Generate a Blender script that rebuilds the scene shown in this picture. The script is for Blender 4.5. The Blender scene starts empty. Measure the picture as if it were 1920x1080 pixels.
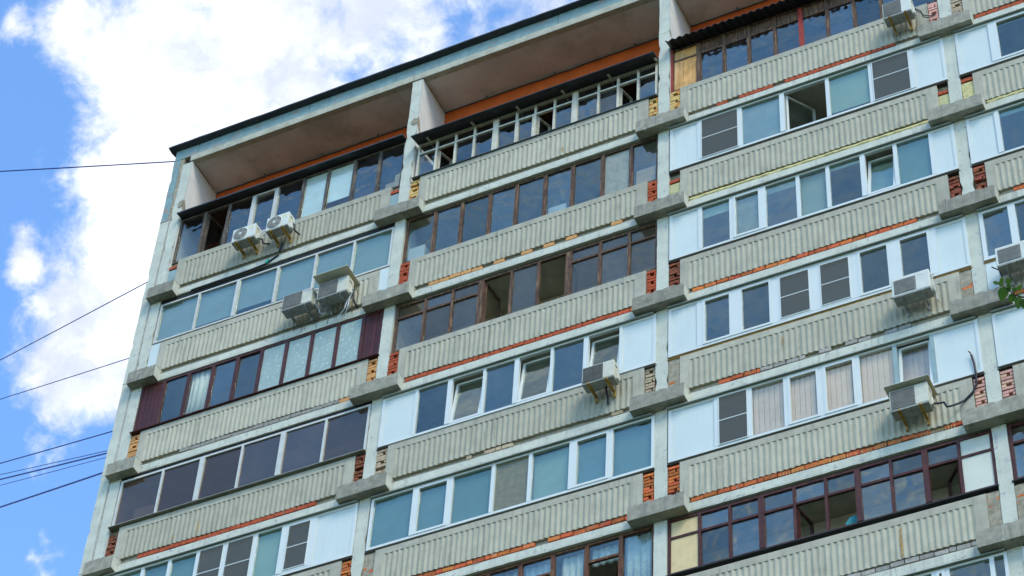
import bpy, bmesh, math, random
from mathutils import Vector, Matrix, Quaternion

random.seed(7)
SC = bpy.context.scene
COL = SC.collection
Z0 = 41.2            # height of the top storey's balcony brackets above the ground
H, W = 2.64, 6.0     # storey height, bay width

# ------------------------------------------------------------------ camera
CAM = Vector((18.953, -29.0745, -39.5965 + Z0))
YAW, PITCH, ROLL, FPX = 0.5046, 0.8263, 0.0736, 4716.3
_f = Vector((-math.sin(YAW) * math.cos(PITCH), math.cos(YAW) * math.cos(PITCH), math.sin(PITCH)))
_r0 = Vector((math.cos(YAW), math.sin(YAW), 0)); _u0 = _r0.cross(_f)
CR = math.cos(ROLL) * _r0 + math.sin(ROLL) * _u0
CU = -math.sin(ROLL) * _r0 + math.cos(ROLL) * _u0
CF = _f
cd = bpy.data.cameras.new('camera'); cam = bpy.data.objects.new('camera', cd); COL.objects.link(cam)
cd.sensor_width = 36; cd.lens = FPX / 1920 * 36; cd.clip_end = 5000
m = Matrix((CR, CU, -CF)).transposed().to_4x4(); m.translation = CAM
cam.matrix_world = m
SC.camera = cam


def ray(u, v):           # direction of a photo pixel, used to measure where things stand
    return (CF + CR * ((u - 960) / FPX) - CU * ((v - 540) / FPX)).normalized()


# ------------------------------------------------------------------ light
SUN_EL, SUN_AZ = math.radians(46), math.radians(132)     # azimuth clockwise from +Y
sdir = Vector((math.sin(SUN_AZ) * math.cos(SUN_EL), math.cos(SUN_AZ) * math.cos(SUN_EL), math.sin(SUN_EL)))
sl = bpy.data.lights.new('sun', 'SUN'); sl.energy = 1.05; sl.angle = math.radians(22); sl.color = (1.0, 0.91, 0.72)
so = bpy.data.objects.new('sun', sl); COL.objects.link(so)
so.rotation_euler = sdir.to_track_quat('Z', 'Y').to_euler(); so.location = (20, -40, 70)

wd = bpy.data.worlds.new('World'); SC.world = wd; wd.use_nodes = True
nt = wd.node_tree; nt.nodes.clear()


class G:
    """small node-graph helper"""
    def __init__(s, tree): s.t = tree
    def n(s, kind, **k):
        nd = s.t.nodes.new(kind)
        for a, b in k.items():
            if a == 'ins':
                for key, val in b.items():
                    s.put(nd.inputs[key], val)
            else: setattr(nd, a, b)
        return nd
    def put(s, sock, val):
        if isinstance(val, bpy.types.NodeSocket): s.t.links.new(val, sock)
        elif isinstance(val, bpy.types.Node): s.t.links.new(val.outputs[0], sock)
        else:
            if isinstance(val, (tuple, list)) and len(val) == 3 and sock.type == 'RGBA': val = (*val, 1)
            sock.default_value = val
    def math(s, op, a, b=0.0, c=0.0, clamp=False):
        nd = s.n('ShaderNodeMath', operation=op, use_clamp=clamp)
        s.put(nd.inputs[0], a); s.put(nd.inputs[1], b); s.put(nd.inputs[2], c)
        return nd.outputs[0]
    def vmath(s, op, a, b=(0, 0, 0)):
        nd = s.n('ShaderNodeVectorMath', operation=op)
        s.put(nd.inputs[0], a); s.put(nd.inputs[1], b)
        return nd.outputs['Value'] if op in ('DISTANCE', 'LENGTH', 'DOT_PRODUCT') else nd.outputs[0]
    def smooth(s, x, lo, hi):
        nd = s.n('ShaderNodeMapRange', interpolation_type='SMOOTHSTEP', ins={0: x, 1: lo, 2: hi, 3: 0.0, 4: 1.0})
        return nd.outputs[0]
    def noise(s, vec, scale, detail=4, rough=0.55, out=0, dist=0.0):
        nd = s.n('ShaderNodeTexNoise', ins={'Vector': vec, 'Scale': scale, 'Detail': detail, 'Roughness': rough, 'Distortion': dist})
        return nd.outputs[out]
    def mix(s, f, a, b, mode='MIX'):
        nd = s.n('ShaderNodeMix', data_type='RGBA', blend_type=mode)
        s.put(nd.inputs[0], f); s.put(nd.inputs[6], a); s.put(nd.inputs[7], b)
        return nd.outputs[2]


g = G(nt)
sky = g.n('ShaderNodeTexSky', sky_type='NISHITA', sun_disc=False, sun_elevation=SUN_EL, sun_rotation=SUN_AZ,
          altitude=150.0, air_density=1.0, dust_density=0.0, ozone_density=6.0)
D = g.n('ShaderNodeTexCoord').outputs['Generated']
GEN_SHIFT = (3.1, 0.7, 1.9)
warp = g.vmath('SUBTRACT', g.noise(D, 22, 5, 0.6, out=1), (0.5, 0.5, 0.5))
sc_ = g.n('ShaderNodeVectorMath', operation='SCALE'); g.put(sc_.inputs[0], warp); sc_.inputs['Scale'].default_value = 0.045
Dw = g.vmath('ADD', D, sc_.outputs[0])
# the cloud bank in view: soft puffs set where the bank stands in the sky
BANK = [(40, 20, 80, .42), (175, 75, 115, .8), (250, 130, 115, 1), (345, 150, 190, 1), (500, 60, 250, .9), (700, -40, 300, .72), (950, -120, 300, .62), (420, 300, 240, 1),
        (265, 335, 145, 1), (285, 450, 160, 1), (240, 590, 160, 1), (160, 665, 120, 1), (55, 490, 62, .9), (95, 590, 62, .8), (215, 690, 100, 1), (360, 600, 190, 1),
        (70, 1065, 75, .5), (175, 1040, 55, .5), (70, 850, 110, .3), (560, 500, 300, 1), (900, 420, 430, .9), (1300, 250, 500, .8)]
val = None
for (u, v, r, wgt) in BANK:
    c = ray(u, v); d = g.vmath('DISTANCE', Dw, tuple(c))
    k = g.math('SUBTRACT', wgt, g.math('DIVIDE', d, r / FPX * 1.12))
    val = k if val is None else g.math('MAXIMUM', val, k)
fine = g.noise(D, 48, 9, 0.64, dist=0.3)
cover = g.math('ADD', g.math('MINIMUM', val, 0.62), g.math('MULTIPLY', g.math('SUBTRACT', fine, 0.5), 1.5))
a_bank = g.smooth(cover, -0.12, 0.52)
# the rest of the sky: broken cloud of the same kind
gen = g.noise(g.vmath('ADD', D, GEN_SHIFT), 3.4, 9, 0.62)
a_gen = g.smooth(gen, 0.45, 0.74)
far = g.smooth(g.vmath('DISTANCE', D, tuple(ray(400, 500))), 0.22, 0.42)
alpha = g.mix(far, a_bank, a_gen)
shade = g.smooth(g.noise(Dw, 13, 7, 0.6), 0.40, 0.62)
cl = g.mix(shade, (1.95, 2.15, 2.55), (3.3, 3.35, 3.4))
colr = g.mix(alpha, g.mix(1.0, sky.outputs[0], (0.93, 1.05, 1.08), mode='MULTIPLY'), cl)
bg = g.n('ShaderNodeBackground', ins={'Color': colr, 'Strength': 0.15})
g.t.links.new(bg.outputs[0], g.n('ShaderNodeOutputWorld').inputs[0])

SC.view_settings.view_transform = 'Standard'; SC.view_settings.look = 'None'
SC.view_settings.exposure = 1.4; SC.view_settings.gamma = 1.0
SC.render.engine = 'CYCLES'
SC.cycles.max_bounces = 6; SC.cycles.diffuse_bounces = 3; SC.cycles.transparent_max_bounces = 12
SC.cycles.caustics_reflective = False; SC.cycles.caustics_refractive = False
try: SC.cycles.use_denoising = True
except Exception: pass

# ------------------------------------------------------------------ materials
MATS = {}


def mat(name, base, var=0.12, scale=5.0, rough=0.85, streak=0.0, streak_col=(0.1, 0.1, 0.09), spots=None, bump=0.15, bscale=60,
        rand=0.0, spec=0.3, metal=0.0, fine=None, grain=None, hue=0.0):
    M = bpy.data.materials.new(name); M.use_nodes = True; MATS[name] = M
    t = M.node_tree; b = t.nodes['Principled BSDF']; g = G(t)
    P = g.n('ShaderNodeNewGeometry').outputs['Position']
    n1 = g.noise(P, scale, 6, 0.6)
    lo = tuple(c * (1 - var) for c in base); hi = tuple(min(0.95, c * (1 + var)) for c in base)
    c = g.mix(g.smooth(n1, 0.3, 0.7), lo, hi)
    if grain:                                            # (colour, amount, stretch vector scale)
        mp = g.n('ShaderNodeMapping', ins={'Vector': P, 'Scale': grain[2]})
        gn = g.smooth(g.noise(mp.outputs[0], 1.0, 5, 0.6), 0.48, 0.66)
        c = g.mix(g.math('MULTIPLY', gn, grain[1]), c, grain[0])
    if streak:
        mp = g.n('ShaderNodeMapping', ins={'Vector': P, 'Scale': (17.0, 17.0, 0.9)})
        s1 = g.smooth(g.noise(mp.outputs[0], 1.0, 5, 0.65), 0.47, 0.75)
        patch = g.smooth(g.noise(P, 1.7, 3, 0.5), 0.35, 0.65)
        c = g.mix(g.math('MULTIPLY', g.math('MULTIPLY', s1, patch), streak), c, streak_col)
    if spots:                                            # list of (colour, threshold, scale, softness)
        for (sc3, th, ss, sf) in spots:
            c = g.mix(g.smooth(g.noise(P, ss, 6, 0.62), th, th + sf), c, sc3)
    if rand:
        oi = g.n('ShaderNodeObjectInfo').outputs['Random']
        c2 = g.n('ShaderNodeHueSaturation')
        g.put(c2.inputs['Color'], c); g.put(c2.inputs['Value'], g.math('ADD', 1 - rand, g.math('MULTIPLY', oi, 2 * rand)))
        wn = g.n('ShaderNodeTexWhiteNoise', noise_dimensions='1D'); g.put(wn.inputs['W'], oi)
        g.put(c2.inputs['Hue'], g.math('ADD', 0.5 - hue, g.math('MULTIPLY', wn.outputs[0], 2 * hue)))
        c = c2.outputs[0]
    g.put(b.inputs['Base Color'], c)
    b.inputs['Roughness'].default_value = rough; b.inputs['Specular IOR Level'].default_value = spec
    b.inputs['Metallic'].default_value = metal
    if bump:
        bn = g.n('ShaderNodeBump', ins={'Height': g.noise(P, bscale, 5, 0.65), 'Strength': bump, 'Distance': 0.02})
        g.put(b.inputs['Normal'], bn.outputs[0])
    return M


GREY = (0.30, 0.30, 0.27)
mat('pillar_paint', (0.53, 0.53, 0.425), 0.08, 3, 0.85, 0.35, (0.28, 0.29, 0.27), [((0.40, 0.40, 0.37), 0.61, 5, 0.03), ((0.20, 0.20, 0.18), 0.65, 26, 0.03)], 0.4, 40)
mat('niche_plaster', (0.66, 0.65, 0.58), 0.06, 2.5, 0.9, 0.2, (0.35, 0.33, 0.3), [((0.4, 0.38, 0.35), 0.72, 9, 0.04)], 0.15, 40)
mat('parapet_concrete', (0.405, 0.375, 0.28), 0.10, 3, 0.9, 0.8, (0.2, 0.195, 0.15), [((0.31, 0.31, 0.26), 0.58, 4, 0.14), ((0.16, 0.16, 0.13), 0.66, 30, 0.05)], 0.3, 50, rand=0.08)
mat('corrugated_cement', (0.4, 0.375, 0.275), 0.07, 4, 0.88, 0.95, (0.21, 0.205, 0.155), [((0.54, 0.50, 0.37), 0.62, 9, 0.15), ((0.22, 0.21, 0.15), 0.65, 24, 0.05)], 0.25, 70, rand=0.10)
mat('bracket_concrete', (0.285, 0.265, 0.2), 0.2, 6, 0.92, 0.85, (0.1, 0.105, 0.09), [((0.46, 0.43, 0.32), 0.60, 4, 0.12), ((0.12, 0.13, 0.1), 0.68, 9, 0.06)], 0.5, 45, rand=0.12)
mat('slab_paint', (0.545, 0.54, 0.43), 0.08, 3, 0.85, 0.7, (0.26, 0.25, 0.21), [((0.36, 0.36, 0.33), 0.61, 9, 0.03), ((0.2, 0.2, 0.18), 0.645, 33, 0.03)], 0.3, 50)
mat('soffit_concrete', (0.46, 0.43, 0.34), 0.15, 3, 0.95, 0, bump=0.2)
mat('niche_ceiling', (0.65, 0.615, 0.56), 0.10, 1.2, 0.95, 0, spots=[((0.47, 0.46, 0.39), 0.48, 0.9, 0.2), ((0.2, 0.18, 0.16), 0.66, 14, 0.03)], bump=0.15, bscale=30)
mat('beam_concrete', (0.42, 0.4, 0.3), 0.14, 4, 0.92, 0.3, (0.2, 0.2, 0.17), [((0.24, 0.22, 0.19), 0.62, 12, 0.05)], 0.4, 50)
mat('orange_paint', (0.58, 0.105, 0.016), 0.12, 3, 0.8, 0.25, (0.25, 0.06, 0.02), bump=0.1)
mat('mortar', (0.31, 0.27, 0.19), 0.25, 12, 0.95, 0, bump=0.6, bscale=35)
mat('joint_mortar', (0.36, 0.34, 0.29), 0.25, 14, 0.95, 0, spots=[((0.18, 0.17, 0.15), 0.6, 16, 0.06)], bump=0.6, bscale=35)
mat('tile_blue', (0.195, 0.295, 0.285), 0.14, 5, 0.6, 0.25, (0.2, 0.25, 0.26), [((0.31, 0.245, 0.2), 0.615, 3.3, 0.012), ((0.33, 0.27, 0.22), 0.635, 9, 0.012)], 0.35, 90, grain=((0.28, 0.38, 0.34), 0.6, (60, 60, 7)))
mat('pvc_white', (0.62, 0.64, 0.58), 0.02, 3, 0.35, 0.06, (0.5, 0.5, 0.48), bump=0, spec=0.5)
mat('panel_white', (0.58, 0.63, 0.57), 0.03, 1.2, 0.4, 0.3, (0.42, 0.43, 0.37), bump=0.05, bscale=2.5, spec=0.4)
mat('aluminium', (0.52, 0.51, 0.44), 0.08, 6, 0.45, 0.2, (0.35, 0.35, 0.33), bump=0.05, spec=0.5)
mat('wood_brown', (0.085, 0.045, 0.028), 0.3, 8, 0.75, bump=0.4, grain=((0.30, 0.175, 0.085), 0.75, (30, 30, 2.2)))
mat('wood_chestnut', (0.11, 0.042, 0.02), 0.3, 8, 0.7, bump=0.3, grain=((0.28, 0.15, 0.06), 0.55, (30, 30, 2.2)))
mat('wood_darkred', (0.058, 0.016, 0.012), 0.3, 8, 0.55, bump=0.3, grain=((0.15, 0.05, 0.03), 0.4, (30, 30, 2.2)))
mat('wood_grey', (0.075, 0.062, 0.05), 0.3, 8, 0.8, bump=0.4, grain=((0.24, 0.19, 0.13), 0.8, (30, 30, 2.0)))
mat('wood_cream', (0.57, 0.53, 0.41), 0.12, 8, 0.75, bump=0.3, grain=((0.30, 0.23, 0.15), 0.45, (26, 26, 2.5)))
mat('wood_red', (0.30, 0.035, 0.02), 0.2, 8, 0.6, bump=0.2)
mat('wood_amber', (0.58, 0.30, 0.09), 0.2, 5, 0.6, bump=0.1, grain=((0.7, 0.45, 0.22), 0.7, (16, 16, 1.0)), rand=0.1)
mat('board_maroon', (0.062, 0.015, 0.011), 0.25, 6, 0.5, bump=0.2, rand=0.15, grain=((0.05, 0.012, 0.01), 0.6, (25, 25, 1.5)))
mat('plywood_yellow', (0.62, 0.47, 0.24), 0.1, 3, 0.7, 0.2, (0.4, 0.28, 0.14), bump=0.05)
mat('board_pale', (0.58, 0.58, 0.47), 0.06, 3, 0.6, 0.1, bump=0.02)
mat('metal_black', (0.022, 0.024, 0.027), 0.3, 5, 0.55, bump=0.1, spec=0.5)
mat('metal_flash', (0.33, 0.36, 0.31), 0.1, 4, 0.5, 0.2, (0.2, 0.22, 0.22), bump=0.05, spec=0.5)
mat('metal_dark', (0.06, 0.07, 0.07), 0.2, 5, 0.5, bump=0.05, spec=0.5)
mat('bitumen', (0.018, 0.018, 0.018), 0.3, 9, 0.8, bump=0.3)
mat('sill_olive', (0.17, 0.165, 0.12), 0.2, 6, 0.7, bump=0.2)
mat('sill_brown', (0.05, 0.03, 0.022), 0.2, 6, 0.6, bump=0.2)
mat('foam', (0.42, 0.22, 0.05), 0.35, 25, 0.95, bump=0.6, spots=[((0.1, 0.05, 0.02), 0.56, 18, 0.08)])
mat('foam_yellow', (0.55, 0.48, 0.22), 0.2, 18, 0.95, bump=0.5)
mat('board_yellow', (0.47, 0.43, 0.21), 0.1, 6, 0.8, bump=0.15)
mat('board_blue', (0.25, 0.34, 0.33), 0.12, 4, 0.7, bump=0.05)
mat('brick_red', (0.52, 0.125, 0.034), 0.25, 20, 0.9, bump=0.5, bscale=45, rand=0.3, hue=0.012, spots=[((0.30, 0.2, 0.12), 0.60, 11, 0.08), ((0.12, 0.06, 0.04), 0.6, 23, 0.08)])
mat('brick_orange', (0.58, 0.25, 0.10), 0.2, 20, 0.9, bump=0.5, bscale=45, rand=0.2, hue=0.015)
mat('brick_yellow', (0.53, 0.29, 0.12), 0.2, 20, 0.9, bump=0.5, bscale=45, rand=0.25, hue=0.03, spots=[((0.5, 0.14, 0.05), 0.52, 7, 0.08)])
mat('brick_pink', (0.60, 0.35, 0.25), 0.15, 20, 0.9, bump=0.4, bscale=45, rand=0.15, hue=0.02)
mat('brick_dirty', (0.36, 0.29, 0.18), 0.25, 20, 0.95, bump=0.5, bscale=45, rand=0.25, hue=0.02)
mat('brick_dark', (0.25, 0.07, 0.035), 0.4, 16, 0.95, bump=0.7, bscale=40, rand=0.3, hue=0.01, spots=[((0.05, 0.035, 0.03), 0.58, 10, 0.06)])
mat('brick_grey', (0.33, 0.31, 0.26), 0.2, 20, 0.95, bump=0.5, bscale=45, rand=0.2)
mat('blind_pale', (0.36, 0.4, 0.32), 0.03, 2, 0.8, bump=0)
mat('blind_teal', (0.2, 0.29, 0.235), 0.03, 2, 0.7, bump=0)
mat('blind_green', (0.4, 0.47, 0.33), 0.04, 2, 0.8, bump=0)
mat('blind_pink', (0.84, 0.62, 0.45), 0.05, 2, 0.85, bump=0)
mat('curtain_white', (0.62, 0.64, 0.5), 0.06, 3, 0.9, bump=0.1)
mat('lace', (0.55, 0.62, 0.52), 0.08, 9, 0.9, bump=0.1, spots=[((0.36, 0.46, 0.52), 0.57, 16, 0.05)])
mat('film_pattern', (0.3, 0.38, 0.34), 0.05, 4, 0.5, bump=0, spots=[((0.48, 0.55, 0.5), 0.57, 13, 0.05)])
mat('foil', (0.74, 0.86, 0.74), 0.12, 5, 0.28, bump=0.5, bscale=9, spec=0.6)
mat('fabric_grey', (0.4, 0.38, 0.27), 0.15, 9, 0.95, bump=0.3, spots=[((0.2, 0.2, 0.16), 0.6, 11, 0.1)])
mat('fabric_olive', (0.25, 0.215, 0.12), 0.15, 9, 0.95, bump=0.3)
mat('cardboard', (0.52, 0.36, 0.18), 0.1, 5, 0.9, bump=0.1)
mat('box_white', (0.55, 0.58, 0.48), 0.05, 4, 0.8, bump=0)
mat('cloth_turquoise', (0.04, 0.22, 0.24), 0.1, 9, 0.9, bump=0.2)
mat('cloth_orange', (0.6, 0.12, 0.03), 0.1, 9, 0.9, bump=0.2)
mat('ac_white', (0.62, 0.62, 0.53), 0.05, 6, 0.5, 0.2, (0.35, 0.34, 0.28), bump=0.03)
mat('ac_cream', (0.56, 0.53, 0.41), 0.08, 6, 0.55, 0.35, (0.3, 0.29, 0.23), bump=0.03)
mat('ac_grille', (0.20, 0.195, 0.165), 0.15, 8, 0.6, bump=0.05)
mat('ac_inside', (0.05, 0.05, 0.045), 0.2, 8, 0.8, bump=0)
mat('ac_tray', (0.30, 0.30, 0.27), 0.2, 9, 0.7, 0.3, bump=0.1, spots=[((0.1, 0.1, 0.09), 0.6, 12, 0.1)])
mat('rust_yellow', (0.36, 0.22, 0.04), 0.3, 18, 0.7, bump=0.3, spots=[((0.16, 0.06, 0.025), 0.55, 20, 0.08), ((0.5, 0.46, 0.36), 0.62, 14, 0.06)])
mat('rust_run', (0.40, 0.235, 0.075), 0.3, 20, 0.9, bump=0)
mat('steel_grey', (0.33, 0.34, 0.32), 0.15, 8, 0.5, bump=0.05, metal=0.3)
mat('label_yellow', (0.62, 0.60, 0.36), 0.1, 20, 0.6, bump=0)
mat('label_teal', (0.08, 0.36, 0.38), 0.1, 20, 0.6, bump=0)
mat('print_blue', (0.05, 0.12, 0.55), 0.0, 2, 0.5, bump=0)
mat('print_dark', (0.06, 0.06, 0.06), 0.0, 2, 0.5, bump=0)
mat('print_red', (0.6, 0.12, 0.08), 0.0, 2, 0.5, bump=0)
mat('cable_black', (0.012, 0.013, 0.02), 0.1, 5, 0.55, bump=0)
mat('cable_navy', (0.01, 0.028, 0.22), 0.1, 5, 0.5, bump=0)
mat('cable_white', (0.6, 0.6, 0.56), 0.1, 5, 0.6, bump=0)
mat('tape_green', (0.02, 0.35, 0.25), 0.1, 5, 0.6, bump=0)
mat('bark', (0.12, 0.095, 0.07), 0.3, 12, 0.9, bump=0.6)
mat('ground', (0.13, 0.135, 0.11), 0.2, 0.3, 0.95, spots=[((0.06, 0.11, 0.03), 0.5, 0.08, 0.05)], bump=0.2)
mat('roof_felt', (0.05, 0.05, 0.05), 0.2, 2, 0.9)
mat('room_wall', (0.55, 0.48, 0.36), 0.1, 2, 0.9, bump=0)


def leafmat():
    M = bpy.data.materials.new('leaf'); M.use_nodes = True; MATS['leaf'] = M
    t = M.node_tree; g = G(t); b = t.nodes['Principled BSDF']
    oi = g.n('ShaderNodeObjectInfo').outputs['Random']
    P = g.n('ShaderNodeNewGeometry').outputs['Position']
    c = g.mix(g.math('MULTIPLY', oi, g.noise(P, 25, 3)), (0.018, 0.045, 0.008), (0.12, 0.21, 0.035))
    g.put(b.inputs['Base Color'], c); b.inputs['Roughness'].default_value = 0.5
    tr = g.n('ShaderNodeBsdfTranslucent', ins={'Color': (0.16, 0.32, 0.03, 1)})
    mx = g.n('ShaderNodeMixShader', ins={0: 0.25}); t.links.new(b.outputs[0], mx.inputs[1]); t.links.new(tr.outputs[0], mx.inputs[2])
    t.links.new(mx.outputs[0], t.nodes['Material Output'].inputs[0])


leafmat()


def glass(name, f0, tint, rip=0.02, body=0.0, bcol=(0.3, 0.3, 0.27)):
    M = bpy.data.materials.new(name); M.use_nodes = True; MATS[name] = M
    t = M.node_tree; t.nodes.clear(); g = G(t)
    geo = g.n('ShaderNodeNewGeometry')
    bn = g.n('ShaderNodeBump', ins={'Height': g.noise(geo.outputs['Position'], 1.6, 2, 0.5), 'Strength': rip, 'Distance': 0.2})
    cs = g.math('ABSOLUTE', g.vmath('DOT_PRODUCT', geo.outputs['Normal'], geo.outputs['Incoming']))
    fr = g.math('ADD', f0, g.math('MULTIPLY', 1 - f0, g.math('POWER', g.math('SUBTRACT', 1.0, cs), 5.0)))
    oi = g.n('ShaderNodeObjectInfo').outputs['Random']                  # no two panes are alike
    fr = g.math('MULTIPLY', fr, g.math('ADD', 0.72, g.math('MULTIPLY', oi, 0.62)))
    dirt = g.math('MULTIPLY', g.smooth(g.noise(geo.outputs['Position'], 2.5, 6, 0.65), 0.35, 0.75), g.math('ADD', 0.4, g.math('MULTIPLY', oi, 1.2)))
    tr = g.n('ShaderNodeBsdfTransparent', ins={'Color': (*tint, 1)})
    gl = g.n('ShaderNodeBsdfGlossy', ins={'Color': (0.92, 1.0, 0.88, 1), 'Roughness': 0.015})
    g.put(gl.inputs['Normal'], bn.outputs[0])
    df = g.n('ShaderNodeBsdfDiffuse', ins={'Color': (*bcol, 1)})
    m0 = g.n('ShaderNodeMixShader'); g.put(m0.inputs[0], g.math('ADD', body, g.math('MULTIPLY', dirt, 0.05))); t.links.new(tr.outputs[0], m0.inputs[1]); t.links.new(df.outputs[0], m0.inputs[2])
    m1 = g.n('ShaderNodeMixShader'); g.put(m1.inputs[0], fr); t.links.new(m0.outputs[0], m1.inputs[1]); t.links.new(gl.outputs[0], m1.inputs[2])
    t.links.new(m1.outputs[0], g.n('ShaderNodeOutputMaterial').inputs[0])


glass('glass_clear', 0.095, (0.90, 0.93, 0.93), 0.22)
glass('glass_brown', 0.06, (0.90, 0.88, 0.84), 0.2, 0.07, (0.30, 0.25, 0.18))
glass('glass_pvc', 0.095, (0.86, 0.92, 0.93), 0.09)
glass('glass_tinted', 0.075, (0.62, 0.54, 0.5), 0.10, 0.09, (0.34, 0.22, 0.15))
glass('glass_soft', 0.05, (0.95, 0.96, 0.95), 0.01)


def meshmat():
    M = bpy.data.materials.new('insect_mesh'); M.use_nodes = True; MATS['insect_mesh'] = M
    t = M.node_tree; t.nodes.clear(); g = G(t)
    tr = g.n('ShaderNodeBsdfTransparent'); df = g.n('ShaderNodeBsdfDiffuse', ins={'Color': (0.15, 0.15, 0.13, 1)})
    m = g.n('ShaderNodeMixShader', ins={0: 0.42}); t.links.new(tr.outputs[0], m.inputs[1]); t.links.new(df.outputs[0], m.inputs[2])
    t.links.new(m.outputs[0], g.n('ShaderNodeOutputMaterial').inputs[0])


meshmat()


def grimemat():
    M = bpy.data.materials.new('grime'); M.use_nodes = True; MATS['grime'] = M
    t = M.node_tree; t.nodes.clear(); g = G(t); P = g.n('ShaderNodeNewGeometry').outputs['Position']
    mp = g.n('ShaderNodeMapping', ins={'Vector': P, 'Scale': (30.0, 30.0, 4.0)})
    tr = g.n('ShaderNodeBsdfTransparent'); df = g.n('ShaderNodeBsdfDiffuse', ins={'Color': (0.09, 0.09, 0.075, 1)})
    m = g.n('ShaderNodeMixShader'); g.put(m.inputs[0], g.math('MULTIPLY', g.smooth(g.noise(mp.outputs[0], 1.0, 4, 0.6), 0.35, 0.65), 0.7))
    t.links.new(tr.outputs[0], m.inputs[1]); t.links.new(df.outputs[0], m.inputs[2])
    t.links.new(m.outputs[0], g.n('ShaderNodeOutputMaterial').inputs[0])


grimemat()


# ------------------------------------------------------------------ mesh helpers
class MB:
    def __init__(s): s.v = []; s.f = []; s.smooth = False
    def quad(s, a, b, c, d):
        i = len(s.v); s.v += [a, b, c, d]; s.f.append((i, i + 1, i + 2, i + 3)); return s
    def hexa(s, p):       # 8 corners: bottom 4 (ccw from above), top 4
        i = len(s.v); s.v += [tuple(q) for q in p]
        for f in ((0, 3, 2, 1), (4, 5, 6, 7), (0, 1, 5, 4), (1, 2, 6, 5), (2, 3, 7, 6), (3, 0, 4, 7)):
            s.f.append(tuple(i + k for k in f))
        return s
    def box(s, x0, x1, y0, y1, z0, z1):
        return s.hexa([(x0, y0, z0), (x1, y0, z0), (x1, y1, z0), (x0, y1, z0), (x0, y0, z1), (x1, y0, z1), (x1, y1, z1), (x0, y1, z1)])
    def ring(s, x0, x1, z0, z1, y0, y1, w, wb=None, wt=None):
        wb = wb or w; wt = wt or w
        s.box(x0, x1, y0, y1, z0, z0 + wb); s.box(x0, x1, y0, y1, z1 - wt, z1)
        s.box(x0, x0 + w, y0, y1, z0 + wb, z1 - wt); s.box(x1 - w, x1, y0, y1, z0 + wb, z1 - wt)
        return s
    def extrude(s, prof, x0, x1):      # closed profile in (y,z), counter-clockwise seen from +x
        i = len(s.v); n = len(prof)
        s.v += [(x0, y, z) for y, z in prof] + [(x1, y, z) for y, z in prof]
        for k in range(n): s.f.append((i + k, i + (k + 1) % n, i + n + (k + 1) % n, i + n + k))
        s.f.append(tuple(i + k for k in range(n))[::-1]); s.f.append(tuple(i + n + k for k in range(n)))
        return s
    def tube(s, pts, rad, n=6):
        pts = [Vector(p) for p in pts]; i0 = len(s.v)
        for k, p in enumerate(pts):
            d = (pts[min(k + 1, len(pts) - 1)] - pts[max(k - 1, 0)]).normalized()
            a = d.cross(Vector((0.13, 0.31, 0.94))).normalized(); b = d.cross(a)
            r = rad[k] if isinstance(rad, (list, tuple)) else rad
            for j in range(n):
                t = 2 * math.pi * j / n; s.v.append(tuple(p + a * (r * math.cos(t)) + b * (r * math.sin(t))))
        for k in range(len(pts) - 1):
            for j in range(n):
                q = i0 + k * n
                s.f.append((q + j, q + (j + 1) % n, q + n + (j + 1) % n, q + n + j))
        s.f.append(tuple(i0 + j for j in range(n))[::-1]); s.f.append(tuple(i0 + (len(pts) - 1) * n + j for j in range(n)))
        return s
    def xform(s, M):
        s.v = [tuple(M @ Vector(p)) for p in s.v]; return s
    def mesh(s, name, m=None):
        me = bpy.data.meshes.new(name); me.from_pydata(s.v, [], s.f)
        if m: me.materials.append(MATS[m])
        if s.smooth:
            for p in me.polygons: p.use_smooth = True
        bm = bmesh.new(); bm.from_mesh(me); bmesh.ops.recalc_face_normals(bm, faces=bm.faces); bm.to_mesh(me); bm.free()
        me.update(); return me
    def build(s, name, m, parent=None, loc=None, bevel=0):
        o = bpy.data.objects.new(name, s.mesh(name, m)); COL.objects.link(o)
        if loc is not None: o.location = loc
        if parent is not None: o.parent = parent
        if bevel:
            md = o.modifiers.new('bevel', 'BEVEL'); md.width = bevel; md.segments = 2; md.limit_method = 'ANGLE'
        return o


def inst(name, me, parent, loc=(0, 0, 0), rot=None):
    o = bpy.data.objects.new(name, me); COL.objects.link(o); o.location = loc
    if rot: o.rotation_euler = rot
    if parent is not None: o.parent = parent
    return o


def empty(name, loc=(0, 0, 0)):
    o = bpy.data.objects.new(name, None); COL.objects.link(o); o.location = loc; o.empty_display_size = 0.3; return o


def tag(o, label, cat, group=None):
    o['label'] = label; o['category'] = cat
    if group: o['group'] = group
    return o


def rz(r): return Z0 - H * r
def bx(b): return (b - 2) * W          # x of the bay's left pillar
R = random.random
def J(a): return (R() - 0.5) * 2 * a


# ------------------------------------------------------------------ ground
gm = MB().quad((-1500, -1500, 0), (1500, -1500, 0), (1500, 1500, 0), (-1500, 1500, 0))
gr = gm.build('ground', 'ground'); gr['kind'] = 'structure'

# ------------------------------------------------------------------ the building
BLD = empty('apartment_building', (6, 6, 0))
tag(BLD, 'tall concrete panel apartment block with rows of glazed balconies', 'building')


class Par:                       # parts are written in world coordinates
    inv = Matrix.Translation((-6, -6, 0))


def part(mb, name, m, loc=None, bevel=0):
    o = mb.build(name, m, BLD, loc, bevel); o.matrix_parent_inverse = Par.inv; return o


def ipart(name, me, loc):
    o = inst(name, me, BLD, loc); o.matrix_parent_inverse = Par.inv; return o


XL, XR = -6.40, 18.40
part(MB().box(XL, XR, 1.5, 12, 0, Z0 + 5.28), 'wall', 'room_wall')
part(MB().box(XL + 0.02, XR, 0.34, 12.1, Z0 + 5.285, Z0 + 5.36), 'roof', 'roof_felt')
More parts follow.
